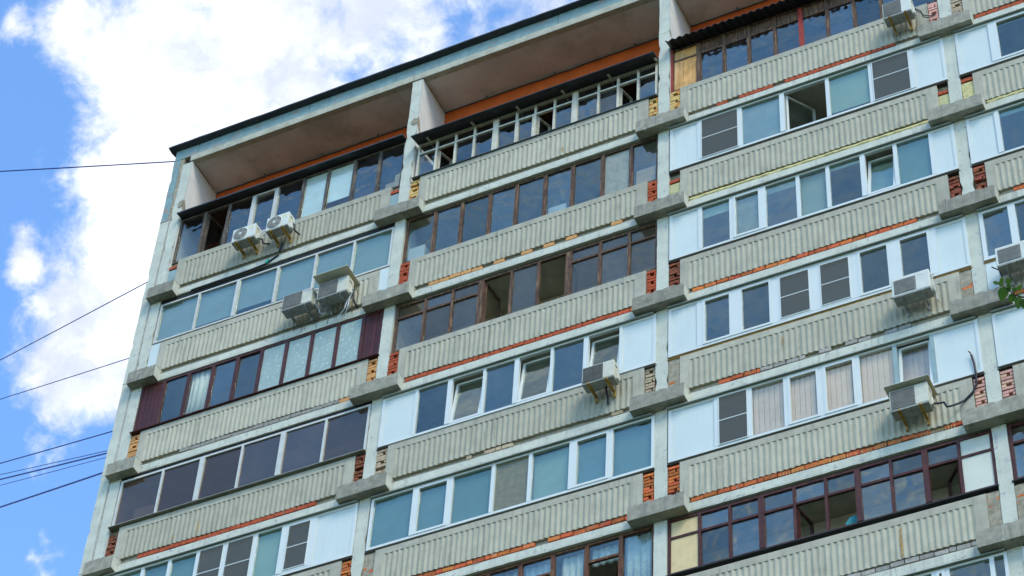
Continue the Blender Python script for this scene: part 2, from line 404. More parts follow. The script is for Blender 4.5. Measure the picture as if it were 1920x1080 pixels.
# lower storeys below everything the photograph shows
part(MB().box(-5.87, 17.87, 0.3, 1.5, 0, rz(8) + 0.2), 'lower_storeys', 'parapet_concrete')


def rough_column(w, h, y0, y1, step=0.16, amp=0.008):
    """a wall end with slightly chipped vertical edges"""
    s = MB(); n = max(2, int(h / step)); i0 = 0
    for k in range(n + 1):
        z = h * k / n; a = amp * (1 if 0 < k < n else 0)
        chip = 0.03 if R() < 0.06 else 0
        s.v += [(-w / 2 + abs(J(a)) + (chip if R() < .5 else 0), y0 + abs(J(a)), z), (w / 2 - abs(J(a)) - (chip if R() < .5 else 0), y0 + abs(J(a)), z), (w / 2, y1, z), (-w / 2, y1, z)]
    for k in range(n):
        q = 4 * k
        for j in range(4): s.f.append((q + j, q + (j + 1) % 4, q + 4 + (j + 1) % 4, q + 4 + j))
    s.f.append((3, 2, 1, 0)); q = 4 * n; s.f.append((q, q + 1, q + 2, q + 3))
    return s


PW = 0.25
pil = [rough_column(PW, H - 0.012, 0.2, 1.5).mesh('pillar', 'pillar_paint') for _ in range(4)]
pil_top0 = rough_column(PW, 3.02, 0.2, 1.5).mesh('pillar', 'pillar_paint')
pil_top1 = rough_column(PW, 1.44, 0.2, 1.5).mesh('pillar', 'pillar_paint')
side_pl = None
for p in range(5):
    x = (p - 1) * W
    ipart('pillar', pil_top0, (x, 0, rz(0) + 0.27)); ipart('pillar', pil_top1, (x, 0.003, rz(0) + 3.305))
    for r in range(0, 8):
        ipart('pillar', pil[(p + r) % 4], (x, 0.004 * ((p * 3 + r * 5) % 3), rz(r + 1) + 0.27))
    part(MB().box(x - PW / 2, x + PW / 2, 0.2, 1.5, 0, rz(8) + 0.25), 'pillar', 'pillar_paint')
    # smeared mortar where the top storey's wall panels meet
    if p < 4:
        pt = MB(); c = (x + (0.06 if p else 0.08), rz(0) + (3.26 if p != 2 else 3.30)); ring = []
        N = 14
        for k in range(N):
            t = 2 * math.pi * k / N; rr = 0.10 + R() * 0.05
            ring.append((c[0] + rr * 0.75 * math.cos(t), 0.192, c[1] + rr * 0.9 * math.sin(t)))
        ring = [(min(max(q[0], x - PW / 2 + 0.01), x + PW / 2 + 0.006), q[1], q[2]) for q in ring]
        i = len(pt.v); pt.v += ring + [(q[0], 0.2, q[2]) for q in ring]; pt.f.append(tuple(range(i, i + N)))
        for k in range(N): pt.f.append((i + k, i + (k + 1) % N, i + N + (k + 1) % N, i + N + k))
        if p != 2: part(pt, 'mortar_patch', 'mortar')
        # and round the corner on the niche wall
        pt = MB(); pts = [(0.2, 0.16), (0.2, -0.14), (0.34, -0.36), (0.40, -0.44), (0.37, -0.26), (0.30, 0.0), (0.26, 0.12)]
        s = 0.55 if p == 2 else 1.0
        ring = [(x + PW / 2 + 0.006, 0.2 + (q[0] - 0.2) * s, c[1] + q[1] * s + J(0.015)) for q in pts]; N = len(ring)
        pt.v += ring + [(x + PW / 2 - 0.01, q[1], q[2]) for q in ring]; pt.f.append(tuple(range(N)))
        for k in range(N): pt.f.append((k, (k + 1) % N, N + (k + 1) % N, N + k))
        part(pt, 'mortar_patch', 'mortar')
        # thin joint line
        part(MB().box(x - PW / 2 + 0.004, x + PW / 2 - 0.004, 0.21, 1.4, rz(0) + 3.287, rz(0) + 3.308), 'mortar_joint', 'joint_mortar')
    # plastered niche walls of the top storey
    if p < 4:
        part(MB().box(x + PW / 2 + 0.0, x + PW / 2 + 0.005, 0.225, 1.3, rz(0) + 0.3, rz(0) + 4.77), 'niche_wall', 'niche_plaster')

# end wall at the left of the facade: one panel for each storey beside the pillar, joint between
ew = rough_column(0.235, H - 0.015, 0.2, 12, amp=0.01).mesh('end_wall_panel', 'pillar_paint')
for r in range(0, 8):
    ipart('end_wall_panel', ew, (XL + 0.1175, 0.004 * (r % 2), rz(r + 1) + 0.27))
part(rough_column(0.235, 2.52, 0.2, 12), 'end_wall_panel', 'pillar_paint', (XL + 0.1175, 0, rz(0) + 0.265))
part(rough_column(0.19, 2.16, 0.195, 12, amp=0.012), 'tiled_end_panel', 'tile_blue', (XL + 0.095, 0, rz(0) + 2.80))
part(MB().box(XL, XL + 0.235, 0.2, 12, 0, rz(8) + 0.26), 'end_wall_panel', 'pillar_paint')
for (za, zb) in [(0, rz(0) + 2.80)]:
    s = MB(); n = 120
    for k in range(n + 1):
        z = za + (zb - za) * k / n; a = 0.01 * R(); y = 0.207 + R() * 0.012
        s.v += [(-6.172, y + .01, z), (-6.15 + J(.012), y - 0.008, z), (-6.12, y + 0.008, z)]
    for k in range(n): s.f += [(3 * k, 3 * k + 1, 3 * k + 4, 3 * k + 3), (3 * k + 1, 3 * k + 2, 3 * k + 5, 3 * k + 4)]
    part(s, 'mortar_joint', 'joint_mortar')
part(MB().box(XL + 0.192, -6.124, 0.208, 0.6, rz(0) + 2.78, rz(0) + 4.97), 'mortar_joint', 'mortar')
part(MB().box(XL + 0.005, -6.1, 0.21, 0.6, rz(0) + 2.775, rz(0) + 2.80), 'mortar_joint', 'mortar')

# top of the wall: beam, ceiling of the tall top niche, blue tiled cornice, black metal capping
zt = rz(0)
for b in range(1, 5):
    x = bx(b)
    part(MB().box(x + (-0.10 if b > 1 else 0.06), x + 5.885, 0.19, 0.335, zt + 4.782, zt + 4.985), 'beam', 'beam_concrete', bevel=0.008)
    part(MB().box(x + 0.131, x + 5.874, 0.3, 1.5, zt + 4.79, zt + 4.98), 'niche_ceiling', 'niche_ceiling')
    part(MB().box(x + 0.131, x + 5.874, 1.3, 1.49, zt + 0.2, zt + 4.789), 'back_wall', 'orange_paint')
    for k in range(3):                               # old fixing hooks
        hx = x + 1.2 + 1.7 * k + J(0.3); part(MB().tube([(hx, 1.22, zt + 4.789), (hx, 1.22, zt + 4.73), (hx + 0.02, 1.20, zt + 4.70), (hx + 0.04, 1.20, zt + 4.72)], 0.012, 5), 'ceiling_hook', 'metal_dark')
    if b > 0:
        pts = [(x + 0.14 + t * 5.72 / 40, 1.285, zt + 4.775 - (0.02 * R() if R() < 0.25 else 0) - (0.03 * math.sin(t * 0.7 + b) ** 2 if 14 < t < 24 else 0)) for t in range(41)]
        part(MB().tube(pts, 0.014, 5), 'conduit', 'metal_dark')
edges = [XL, -5.77, -2.83, -0.59, 0.52, 3.45, 6.35, 9.3, 12.2, 15.2, XR]
for a, c in zip(edges[:-1], edges[1:]):
    part(MB().box(a + 0.008, c - 0.008, 0.2 + R() * 0.006, 0.34, zt + 4.995, zt + 5.38), 'tiled_panel', 'tile_blue')
part(MB().box(XL + 0.02, XR - 0.02, 0.215, 0.33, zt + 4.985, zt + 5.36), 'cornice_core', 'mortar')
s = MB(); n = 90
for k in range(n + 1):
    x = XL - 0.13 + (XR - XL + 0.2) * k / n; dz = 0.008 * math.sin(k * 0.45) + J(0.008); lo = 0.02 * R() * (1 if R() < 0.5 else 0.3)
    pr = [(0.188, 5.335 - lo), (0.05, 5.352 + dz), (0.046, 5.388 + dz), (0.06, 5.395 + dz), (0.9, 5.50)]
    s.v += [(x, y, zt + z) for y, z in pr]
for k in range(n):
    for j in range(4): q = 5 * k + j; s.f.append((q, q + 1, q + 6, q + 5))
s.f.append((0, 1, 2, 3, 4))
part(s, 'roof_capping', 'metal_black')
# capping along the gable
part(MB().extrude([(0.1, zt + 5.36), (12.1, zt + 5.36), (12.1, zt + 5.40), (0.1, zt + 5.40)], XL - 0.12, XL + 0.3), 'roof_capping', 'metal_black')

# floor slabs, white slab fronts, brackets, parapets
def bracket_mesh(x0, x1):
    s = MB(); n = 16; top = []; rag = [0.335 + J(0.012) for _ in range(n + 1)]
    for k in range(n + 1):
        x = x0 + (x1 - x0) * k / n; e = 0.012 if k in (0, n) else 0
        zt_ = rag[k] - (0.022 if R() < 0.3 else 0) - e
        s.v += [(x, 0.002 + J(.003), 0.0), (x, 0.0 + J(0.004), 0.05), (x, 0.0 + J(0.005), zt_), (x, 0.06 + J(0.02), 0.342 + J(.006)), (x, 0.21, 0.30), (x, 0.21, -0.01)]
    for k in range(n):
        for j in range(6): q = 6 * k; s.f.append((q + j, q + (j + 1) % 6, q + 6 + (j + 1) % 6, q + 6 + j))
    s.f.append(tuple(range(6))); q = 6 * n; s.f.append(tuple(range(q, q + 6)))
    return s


brk = [bracket_mesh(-0.53, 0.53).mesh('bracket', 'bracket_concrete') for _ in range(5)]
brkL = [bracket_mesh(-0.14, 0.53).mesh('bracket', 'bracket_concrete') for _ in range(2)]
brk_end = MB().hexa([(0, 0.002, 0.0), (0.004, 0.002, 0.0), (0.004, 0.205, -0.008), (0, 0.205, -0.008), (0, 0.006, 0.318), (0.004, 0.006, 0.318), (0.004, 0.205, 0.295), (0, 0.205, 0.295)]).mesh('bracket_end', 'pillar_paint')
for p in range(5):
    for r in range(0, 9):
        x = (p - 1) * W
        o = ipart('bracket', (brkL[r % 2] if p == 0 else brk[(p * 2 + r) % 5]), (x, J(0.006), rz(r) + J(0.008)))
        e = inst('pale_end', brk_end, o, (0.53, 0, 0))  # paler sheet on the right end of each bracket


def corrug(nr=45, x0=0.54, x1=5.44, zb=0.36, zt_=1.09):
    s = MB(); per = 8; n = nr * per; jz = J(0.008); wob = R() * 6
    for k in range(n + 1):
        x = x0 + (x1 - x0) * k / n; w = math.cos(2 * math.pi * k / per)
        y = 0.209 - 0.011 * w
        if k % (per * 9) == 0: jz = J(0.010)
        z = zb + jz + 0.008 * math.sin(x * 1.3 + wob) + J(0.002)
        s.v += [(x, y, zt_), (x, y, zb + 0.3), (x, y + J(.0015), z), (x, y, z - 0.0005), (x, 0.27, z + 0.006)]
    for k in range(n):
        for j in (0, 1, 3): q = 5 * k + j; s.f.append((q, q + 1, q + 6, q + 5))
    return s


cor = []
for _ in range(4):
    me = corrug().mesh('corrugated_sheet', 'corrugated_cement')
    for p_ in me.polygons: p_.use_smooth = True
    cor.append(me)


def parapet_mesh():
    s = MB()
    xa, xb = 0.365, 5.657
    s.extrude([(0.2, 1.09), (0.2, 1.235), (0.215, 1.255), (0.33, 1.255), (0.33, 1.09)], xa, xb)
    s.box(xa, 0.54, 0.2, 0.33, 0.24, 1.088); s.box(5.44, xb, 0.2, 0.33, 0.24, 1.088)
    s.box(0.541, 5.439, 0.272, 0.33, 0.345, 1.087)
    return s


par = parapet_mesh().mesh('parapet', 'parapet_concrete')
slabf = MB()
n = 40
for k in range(n + 1):
    x = 0.528 + (5.472 - 0.528) * k / n
    slabf.v += [(x, 0.205 + J(0.003), 0.022 + J(.005)), (x, 0.2 + J(.002), 0.06), (x, 0.2 + J(0.002), 0.212), (x, 0.27, 0.212), (x, 0.27, 0.022)]
for k in range(n):
    for j in range(5): q = 5 * k; slabf.f.append((q + j, q + (j + 1) % 5, q + 5 + (j + 1) % 5, q + 5 + j))
slabf.f += [(0, 1, 2, 3, 4), tuple(range(5 * n, 5 * n + 5))]
slabf = slabf.mesh('slab_edge', 'slab_paint')
slab = MB().box(0.126, 5.874, 0.272, 1.49, 0.03, 0.205).mesh('floor_slab', 'soffit_concrete')
strip = MB().box(0.535, 5.465, 0.193, 0.27, 0.2125, 0.228).mesh('waterproofing_strip', 'bitumen')
fill = MB().box(0.54, 5.44, 0.262, 0.30, 0.229, 0.344).mesh('mortar_bed', 'mortar')
gapf = MB().box(0.128, 0.364, 0.30, 0.34, 0.206, 1.255).mesh('mortar_bed', 'mortar')
gapr = MB().box(5.66, 5.872, 0.30, 0.34, 0.206, 1.255).mesh('mortar_bed', 'mortar')
bwall = MB().box(0.126, 5.874, 1.3, 1.495, 0.21, 2.66).mesh('back_wall', 'room_wall')
for b in range(1, 5):
    for r in range(0, 8):
        l = (bx(b), 0, rz(r)); 
        pp = ipart('parapet', par, (l[0], J(0.004), l[2]))
        inst('corrugated_sheet', cor[(b + r * 3) % 4], pp, (0, 0, 0))
        ipart('slab_edge', slabf, l); ipart('floor_slab', slab, l)
        inst('waterproofing_strip', strip, [o for o in BLD.children][-1], (0, 0, 0))
        ipart('mortar_bed', fill, l); ipart('mortar_bed', gapf, l); ipart('mortar_bed', gapr, l)
        if r: ipart('back_wall', bwall, l)

# ------------------------------------------------------------------ brick infill
BR = []      # (material, x, y, z, length, height)


def brick_run(b, r, m, x0=0.56, x1=5.42, skip=0.0):
    x = x0
    while x < x1:
        L = 0.245 if R() > 0.15 else 0.12
        L = min(L, x1 - x)
        if R() > skip and L > 0.06: BR.append((m, bx(b) + x + L / 2, 0.203 + R() * 0.014, rz(r) + 0.292 + J(0.008), L - 0.016, 0.092 + J(.006), 0.10))
        x += L


def brick_gap(b, r, side, m, z0=0.22, z1=1.255, skip=0.04, y=0.225, rag=0.01):
    xa, xb = (0.13, 0.36) if side == 'L' else (5.664, 5.868)
    z = z0; k = 0
    while z + 0.07 <= z1 + 0.02:
        if k % 3 == 2:
            c = [(xa, (xa + xb) / 2 + J(.04)), ((xa + xb) / 2 + 0.05, xb)]
        else: c = [(xa, xb)]
        for (p, q) in c:
            if R() > skip: BR.append((m, bx(b) + (p + q) / 2 + J(0.004), y + J(rag), rz(r) + z + 0.032, q - p - 0.012, 0.062 + J(.005), 0.09))
        z += 0.077; k += 1


def gap_board(b, r, side, m, name='infill_board', y=0.235, z0=0.2, z1=1.0, red=True):
    xa, xb = (0.129, 0.363) if side == 'L' else (5.659, 5.871)
    part(MB().box(bx(b) + xa, bx(b) + xb, y, y + 0.04, rz(r) + z0, rz(r) + z1), name, m)
    if red: BR.append(('brick_red', bx(b) + (xa + xb) / 2, 0.225, rz(r) + z1 + 0.08, xb - xa - 0.006, 0.085, 0.1))


GAPS = {(1, 0, 'L'): 'bl', (1, 0, 'R'): 'bl', (1, 1, 'L'): 'wh', (1, 1, 'R'): 'wh', (1, 2, 'L'): 'brick_orange', (1, 2, 'R'): 'brick_orange',
        (1, 3, 'L'): 'brick_dark', (1, 3, 'R'): 'brick_dark', (1, 4, 'R'): 'brick_red', (1, 4, 'L'): 'brick_red',
        (2, 0, 'L'): 'brick_yellow', (2, 0, 'R'): 'brick_yellow', (2, 1, 'L'): 'brick_red', (2, 1, 'R'): 'brick_red', (2, 2, 'L'): 'brick_red', (2, 2, 'R'): 'brick_red',
        (2, 3, 'L'): 'brick_dirty', (2, 3, 'R'): 'brick_dirty', (2, 4, 'L'): 'mortar', (2, 4, 'R'): 'brick_red',
        (3, 0, 'L'): 'brick_yellow', (3, 0, 'R'): 'brick_pink', (3, 1, 'L'): 'ye', (3, 1, 'R'): 'ye', (3, 2, 'L'): 'brick_dark', (3, 2, 'R'): 'brick_dark',
        (3, 3, 'L'): 'mortar', (3, 3, 'R'): 'mortar', (3, 4, 'L'): 'brick_red', (3, 4, 'R'): 'brick_pink', (3, 5, 'R'): 'mortar', (3, 5, 'L'): 'brick_red',
        (4, 0, 'L'): 'brick_dirty', (4, 1, 'L'): 'fo', (4, 2, 'L'): 'brick_dark', (4, 3, 'L'): 'wh', (4, 4, 'L'): 'brick_pink', (4, 5, 'L'): 'mortar'}
for (b, r, sd), k in GAPS.items():
    if k == 'bl': gap_board(b, r, sd, 'board_blue', z1=0.98)
    elif k == 'wh': gap_board(b, r, sd, 'panel_white', y=0.215, z1=1.255, red=False)
    elif k == 'ye': gap_board(b, r, sd, 'board_yellow', z1=0.92)
    elif k == 'fo': gap_board(b, r, sd, 'foam_yellow', z1=1.06)
    elif k == 'mortar':
        part(MB().box(bx(b) + (0.129 if sd == 'L' else 5.659), bx(b) + (0.363 if sd == 'L' else 5.871), 0.222, 0.29, rz(r) + 0.207, rz(r) + 1.25), 'mortar_render', 'mortar')
        brick_gap(b, r, sd, 'brick_red', skip=0.45, y=0.222, rag=0.004)
    else: brick_gap(b, r, sd, k, skip=0.1 if k == 'brick_dark' else 0.02, rag=0.018 if k == 'brick_dark' else 0.008)
for r in (5, 6, 7):
    for sd in 'LR':
        for b in (1, 2, 3, 4):
            if (b, r, sd) not in GAPS: brick_gap(b, r, sd, 'brick_red')
for (b, r, m, x0, x1, sk) in [(1, 3, 'brick_red', 0.7, 4.9, 0.02), (2, 1, 'brick_orange', 0.6, 5.42, 0.4), (2, 2, 'brick_red', 0.56, 5.42, 0.02), (2, 4, 'brick_red', 0.56, 5.42, 0.02),
                              (3, 0, 'brick_red', 0.9, 5.0, 0.25), (3, 2, 'brick_red', 0.6, 5.3, 0.03), (3, 3, 'brick_red', 1.1, 1.9, 0.1), (3, 3, 'brick_grey', 1.9, 5.0, 0.3), (3, 4, 'brick_red', 0.56, 5.42, 0.05),
                              (3, 5, 'brick_grey', 0.56, 5.42, 0.05), (1, 2, 'brick_grey', 0.7, 5.1, 0.2), (1, 2, 'brick_orange', 5.1, 5.4, 0), (4, 0, 'brick_red', 0.56, 5.42, 0.2), (4, 2, 'brick_red', 0.56, 5.4, 0.1),
                              (4, 3, 'brick_red', 0.56, 5.4, 0.3), (4, 4, 'brick_red', 0.56, 5.4, 0.2), (3, 1, 'foam', 0.56, 5.42, 0.0), (4, 1, 'foam', 0.56, 5.42, 0.0), (1, 4, 'brick_grey', 0.6, 5.4, 0.2), (2, 3, 'brick_dirty', 0.6, 5.4, 0.6)]:
    if m == 'foam':
        s = MB(); n = 60; pr = []
        for k in range(n + 1):
            x = bx(b) + x0 + (x1 - x0) * k / n; q = R()
            s.v += [(x, 0.216 + 0.02 * q, rz(r) + 0.24), (x, 0.2 + 0.02 * R(), rz(r) + 0.27), (x, 0.214 + 0.015 * R(), rz(r) + 0.325), (x, 0.26, rz(r) + 0.33), (x, 0.26, rz(r) + 0.235)]
        for k in range(n):
            for j in range(4): q = 5 * k + j; s.f.append((q, q + 1, q + 6, q + 5))
        part(s, 'foam_seam', 'foam_yellow')
    else: brick_run(b, r, m, x0, x1, sk)
# ribs of the hollow bricks under one parapet
rb = MB()
for k in range(60):
    x = bx(3) + 2.2 + k * 0.052
    if R() < 0.75: rb.box(x, x + 0.016, 0.203, 0.212, rz(4) + 0.236, rz(4) + 0.30)
for k in range(5): rb.box(bx(3) + 0.15 + k * 0.04, bx(3) + 0.163 + k * 0.04, 0.205, 0.215, rz(4) + 0.32, rz(4) + 0.40)
o = part(rb, 'hollow_brick_ribs', 'brick_yellow'); o['kind'] = 'stuff'
brick_me = {}


def brick_mesh(m, k):
    if (m, k) not in brick_me:
        s = MB(); c = []
        for (sx, sy, sz) in [(-1, -1, -1), (1, -1, -1), (1, 1, -1), (-1, 1, -1), (-1, -1, 1), (1, -1, 1), (1, 1, 1), (-1, 1, 1)]:
            c.append((sx * (0.5 - abs(J(0.02))), sy * 0.5 + (abs(J(0.05)) if sy < 0 else 0), sz * (0.5 - abs(J(0.07)))))
        brick_me[(m, k)] = s.hexa(c).mesh('brick', m)
    return brick_me[(m, k)]


BR.sort(key=lambda q: (Vector((q[1], q[2], q[3])) - CAM).length)
def seen(q):
    d = Vector((q[1], q[2], q[3])) - CAM; w = d.dot(CF)
    return -30 < 960 + FPX * d.dot(CR) / w < 1950 and -30 < 540 - FPX * d.dot(CU) / w < 1110
BR = [q for q in BR if seen(q)] + [q for q in BR if not seen(q)]
rest = {}
for k, (m_, x, y, z, L, h, dp) in enumerate(BR):
    if k < 300:
        o = ipart('brick', brick_mesh(m_, k % 6), (x, y + dp / 2, z)); o.scale = (L, dp, h); o.rotation_euler = (J(.02), J(0.03), J(0.03))
    else:
        rest.setdefault(m_, MB()).box(x - L / 2, x + L / 2, y, y + dp, z - h / 2, z + h / 2)
for m_, s in rest.items():
    o = part(s, 'brick_infill', m_); o['kind'] = 'stuff'

# ------------------------------------------------------------------ balcony glazing
def sub(mb, name, m, parent, bevel=0):
    o = mb.build(name, m, parent)
    if bevel:
        md = o.modifiers.new('bevel', 'BEVEL'); md.width = bevel; md.segments = 1
    return o


def glazing(b, r, xs, cells, frame='pvc_white', Y=0.18, zb=1.30, zt_=2.6, fw=0.055, mw=0.075, dep=0.065, posts={}, tz=None, gl='glass_pvc',
            flash=None, sill=None, sillm=None, pcols={}, label=None, ftop=None):
    X, Z = bx(b), rz(r); z0, z1 = Z + zb, Z + zt_
    x0, x1 = X + xs[0], X + xs[-1]
    f = part(MB().ring(x0, x1, z0, z1, Y, Y + dep, fw, None, ftop), 'balcony_glazing', frame)
    if label: f['label'] = label
    ft = ftop or fw
    n = len(cells); half = []
    for i in range(n + 1):
        if i in (0, n): half.append(fw)
        else:
            w = posts.get(i, mw); half.append(w / 2); pr = 0.012 if i in posts else 0.003
            xm = X + xs[i]
            sub(MB().box(xm - w / 2, xm + w / 2, Y - pr, Y + dep - 0.004, z0 + fw + 0.001, z1 - ft - 0.001), 'mullion', pcols.get(i, frame), f)
    for i, c in enumerate(cells):
        kind = c[0]; opt = c[1] if len(c) > 1 else {}
        a = X + xs[i] + half[i] + 0.001; d = X + xs[i + 1] - half[i + 1] - 0.001
        lo, hi = z0 + fw + 0.001, z1 - ft - 0.001
        ctz = opt.get('tz', tz)
        if ctz:
            zz = Z + ctz; wt = opt.get('tw', 0.05)
            sub(MB().box(a, d, Y + 0.002, Y + dep - 0.008, zz - wt / 2, zz + wt / 2), 'transom', frame, f)
            up = opt.get('up', 'glass')
            if up == 'glass': sub(MB().box(a, d, Y + 0.028, Y + 0.034, zz + wt / 2 + 0.001, hi), 'pane', gl, f)
            else: sub(MB().box(a, d, Y + 0.024, Y + 0.040, zz + wt / 2 + 0.001, hi), 'panel', up, f)
            if 'upback' in opt: curtain(a + .01, d - .01, zz + wt / 2 - 0.06, hi, Y + 0.14, opt['upback'], 0.02, f, lacy=True)
            hi = zz - wt / 2 - 0.001
        back = opt.get('back'); cg = opt.get('glass', gl); sm = opt.get('frame', frame)
        def pane(a, d, lo, hi):
            cx, cz = (a + d) / 2, (lo + hi) / 2            # no two panes hang quite plumb
            M = Matrix.Translation((cx, Y + 0.031, cz)) @ Matrix.Rotation(J(0.010), 4, 'X') @ Matrix.Rotation(J(0.012), 4, 'Z') @ Matrix.Translation((-cx, -Y - 0.031, -cz))
            return sub(MB().box(a, d, Y + 0.028, Y + 0.034, lo, hi).xform(M), 'pane', cg, f)
        if kind == 'F': pane(a, d, lo, hi)
        elif kind == 'S':
            w = opt.get('w', 0.05)
            sub(MB().ring(a, d, lo, hi, Y - 0.014, Y + 0.05, w), 'sash', sm, f); pane(a + w, d - w, lo + w, hi - w)
        elif kind == 'T':
            w = 0.05; ang = math.radians(opt.get('ang', 7))
            M = Matrix.Translation((0, Y + 0.02, lo)) @ Matrix.Rotation(-ang, 4, 'X') @ Matrix.Translation((0, -Y - 0.02, -lo))
            sub(MB().ring(a + .004, d - .004, lo, hi - 0.012, Y - 0.004, Y + 0.05, w).xform(M), 'sash', sm, f)
            sub(MB().box(a + w, d - w, Y + 0.018, Y + 0.024, lo + w, hi - w).xform(M), 'pane', cg, f)
        elif kind == 'O':
            if opt.get('leaf', 1):
                w = 0.05; L = min(d - a - 0.02, 0.7); hx = a + 0.02 if opt.get('hinge', 'L') == 'L' else d - 0.02
                ang = math.radians(opt.get('ang', 75)) * (1 if opt.get('hinge', 'L') == 'L' else -1)
                M = Matrix.Translation((hx, Y + 0.06, 0)) @ Matrix.Rotation(ang, 4, 'Z')
                sgn = 1 if opt.get('hinge', 'L') == 'L' else -1
                p, q = sorted((0, sgn * L))
                sub(MB().ring(p, q, lo + 0.005, hi - 0.005, 0, 0.045, w).xform(M), 'sash', sm, f)
                sub(MB().box(p + w, q - w, 0.02, 0.026, lo + w, hi - w).xform(M), 'pane', cg, f)
        elif kind == 'P':
            sub(MB().box(a, d, Y + 0.020, Y + 0.044, lo, hi), 'panel', opt.get('m', 'panel_white'), f)
            if opt.get('bead', 1): sub(MB().ring(a, d, lo, hi, Y + 0.008, Y + 0.019, 0.018), 'bead', sm, f)
        elif kind == 'B':
            k = opt.get('n', 4); wv = (d - a) / k
            for j in range(k): sub(MB().box(a + j * wv + 0.002, a + (j + 1) * wv - 0.003, Y + 0.01 + R() * 0.006, Y + 0.04, lo, hi), 'board', opt.get('m', 'board_maroon'), f)
        elif kind == 'M':
            w = 0.03
            if opt.get('sash'):
                sub(MB().ring(a, d, lo, hi, Y - 0.004, Y + 0.045, 0.045), 'sash', sm, f); a += 0.045; d -= 0.045; lo += 0.045; hi -= 0.045
            pane(a, d, lo, hi)
            zm = (lo + hi) / 2 + opt.get('dz', 0.0)
            sub(MB().ring(a, d, lo, hi, Y - 0.018, Y - 0.004, 0.016).box(a + .016, d - .016, Y - 0.016, Y - 0.006, zm - 0.009, zm + 0.009), 'screen_frame', 'pvc_white', f)
            sub(MB().box(a + 0.016, d - 0.016, Y - 0.012, Y - 0.009, lo + .016, zm - 0.009).box(a + .016, d - .016, Y - 0.012, Y - 0.009, zm + 0.009, hi - 0.016), 'insect_screen', 'insect_mesh', f)
        if back:
            yb = Y + opt.get('by', 0.075)
            h0 = lo + (hi - lo) * opt.get('b0', 0.0); h1 = lo + (hi - lo) * opt.get('b1', 1.0)
            if back == 'blind_pink':
                s = MB(); k = max(3, int((d - a) / 0.09)); wv = (d - a) / k
                for j in range(k):
                    xa = a + j * wv; s.hexa([(xa, yb + 0.008, h0), (xa + wv * 1.01, yb - 0.006, h0), (xa + wv * 1.01, yb - 0.004, h0), (xa, yb + 0.010, h0), (xa, yb + 0.008, h1), (xa + wv * 1.01, yb - 0.006, h1), (xa + wv * 1.01, yb - 0.004, h1), (xa, yb + 0.010, h1)])
                sub(s, 'vertical_blind', back, f)
            elif back in ('curtain_white', 'lace'): curtain(a, d, h0, h1, yb + 0.03, back, 0.02, f)
            else: sub(MB().box(a - 0.01, d + 0.01, yb, yb + 0.006, h0, h1), opt.get('bname', 'roller_blind'), back, f)
    if flash:        # drip flashing above the frame
        s = MB(); za = z1 + 0.012
        xa, xb = flash if isinstance(flash, tuple) else (0.13, 5.87)
        s.extrude([(0.125, za - 0.012), (0.21, za + 0.004), (0.21, za + 0.01), (0.12, za - 0.004), (0.114, za - 0.02), (0.119, za - 0.022)], X + xa, X + xb)
        sub(s, 'drip_flashing', 'metal_flash', f)
        if z1 < Z + 2.655: sub(MB().box(X + 0.14, X + 5.86, 0.215, 0.262, z1 + 0.001, Z + 2.668), 'head_filler', 'soffit_concrete', f)
    if sill:
        s = MB(); y0, y1, h = sill
        s.extrude([(y0, z0 - h), (y0 - 0.004, z0 - h + 0.012), (y1, z0 - 0.002), (y1, z0 - h)], x0 - 0.03, x1 + 0.02)
        sub(s, 'sill', sillm, f)
    return f


def curtain(x0, x1, z0, z1, y, m, amp=0.02, parent=None, lacy=False):
    s = MB(); n = max(8, int((x1 - x0) / 0.018)); ph = R() * 6
    for k in range(n + 1):
        x = x0 + (x1 - x0) * k / n; yy = y + amp * math.sin(k * 0.9 + ph) + amp * 0.5 * math.sin(k * 0.37 + 2 * ph)
        zz = z0 + (0.02 * abs(math.sin(k * 0.35 + ph)) if lacy else 0)
        s.v += [(x, yy, zz), (x, yy * 0.98 + y * 0.02, (zz + z1) / 2), (x, y + (yy - y) * 0.6, z1), (x, y + (yy - y) * 0.6 + 0.003, z1), (x, yy + 0.003, zz)]
    for k in range(n):
        for j in range(5): q = 5 * k; s.f.append((q + j, q + (j + 1) % 5, q + 5 + (j + 1) % 5, q + 5 + j))
    s.smooth = True
    if parent is not None: return sub(s, 'curtain', m, parent)
    return s.build('curtain', m)


F, S, T, P_ = ('F',), ('S',), ('T',), ('P',)
def Fb(back, **k): return ('F', dict(back=back, **k))
def Sb(back, **k): return ('S', dict(back=back, **k))
foam_sill = dict(sill=(0.20, 0.245, 0.05), sillm='sill_brown')

# --- bay 1
f = glazing(1, 0, [0.13, 0.79, 1.42, 2.04, 2.66, 3.33, 3.95, 4.61, 5.24, 5.86],
            [F, ('O', {'hinge': 'L', 'ang': 80}), F, ('S', {'frame': 'aluminium', 'w': 0.04}), F, Fb('foil', by=0.04, bname='foil_sheet', glass='glass_soft'), Fb('foil', by=0.04, b0=0.2, bname='foil_sheet', glass='glass_soft'), F, F],
            'wood_grey', 0.27, 1.255, 2.74, 0.05, 0.075, gl='glass_clear', pcols={3: 'aluminium', 4: 'aluminium'}, posts={3: 0.06, 4: 0.05})
sub(MB().extrude([(0.06, Z0 + 2.745), (0.06, Z0 + 2.785), (1.32, Z0 + 3.0), (1.32, Z0 + 2.965)], -5.868, -0.132), 'canopy', 'metal_black', f)  # unseen rear run carried to the back wall to darken the loggia
glazing(1, 1, [0.16, 1.14, 2.12, 3.10, 4.02, 4.94, 5.87],
        [Fb('blind_pale', b0=0.03), Fb('blind_pale', b0=0.12), Fb('blind_pale', b0=0.2), Fb('blind_pale', b0=0.12), Fb('blind_pale', b0=0.1), Fb('blind_pale')],
        'aluminium', 0.20, 1.28, 2.49, 0.045, 0.05, posts={2: 0.085, 3: 0.06}, gl='glass_pvc')
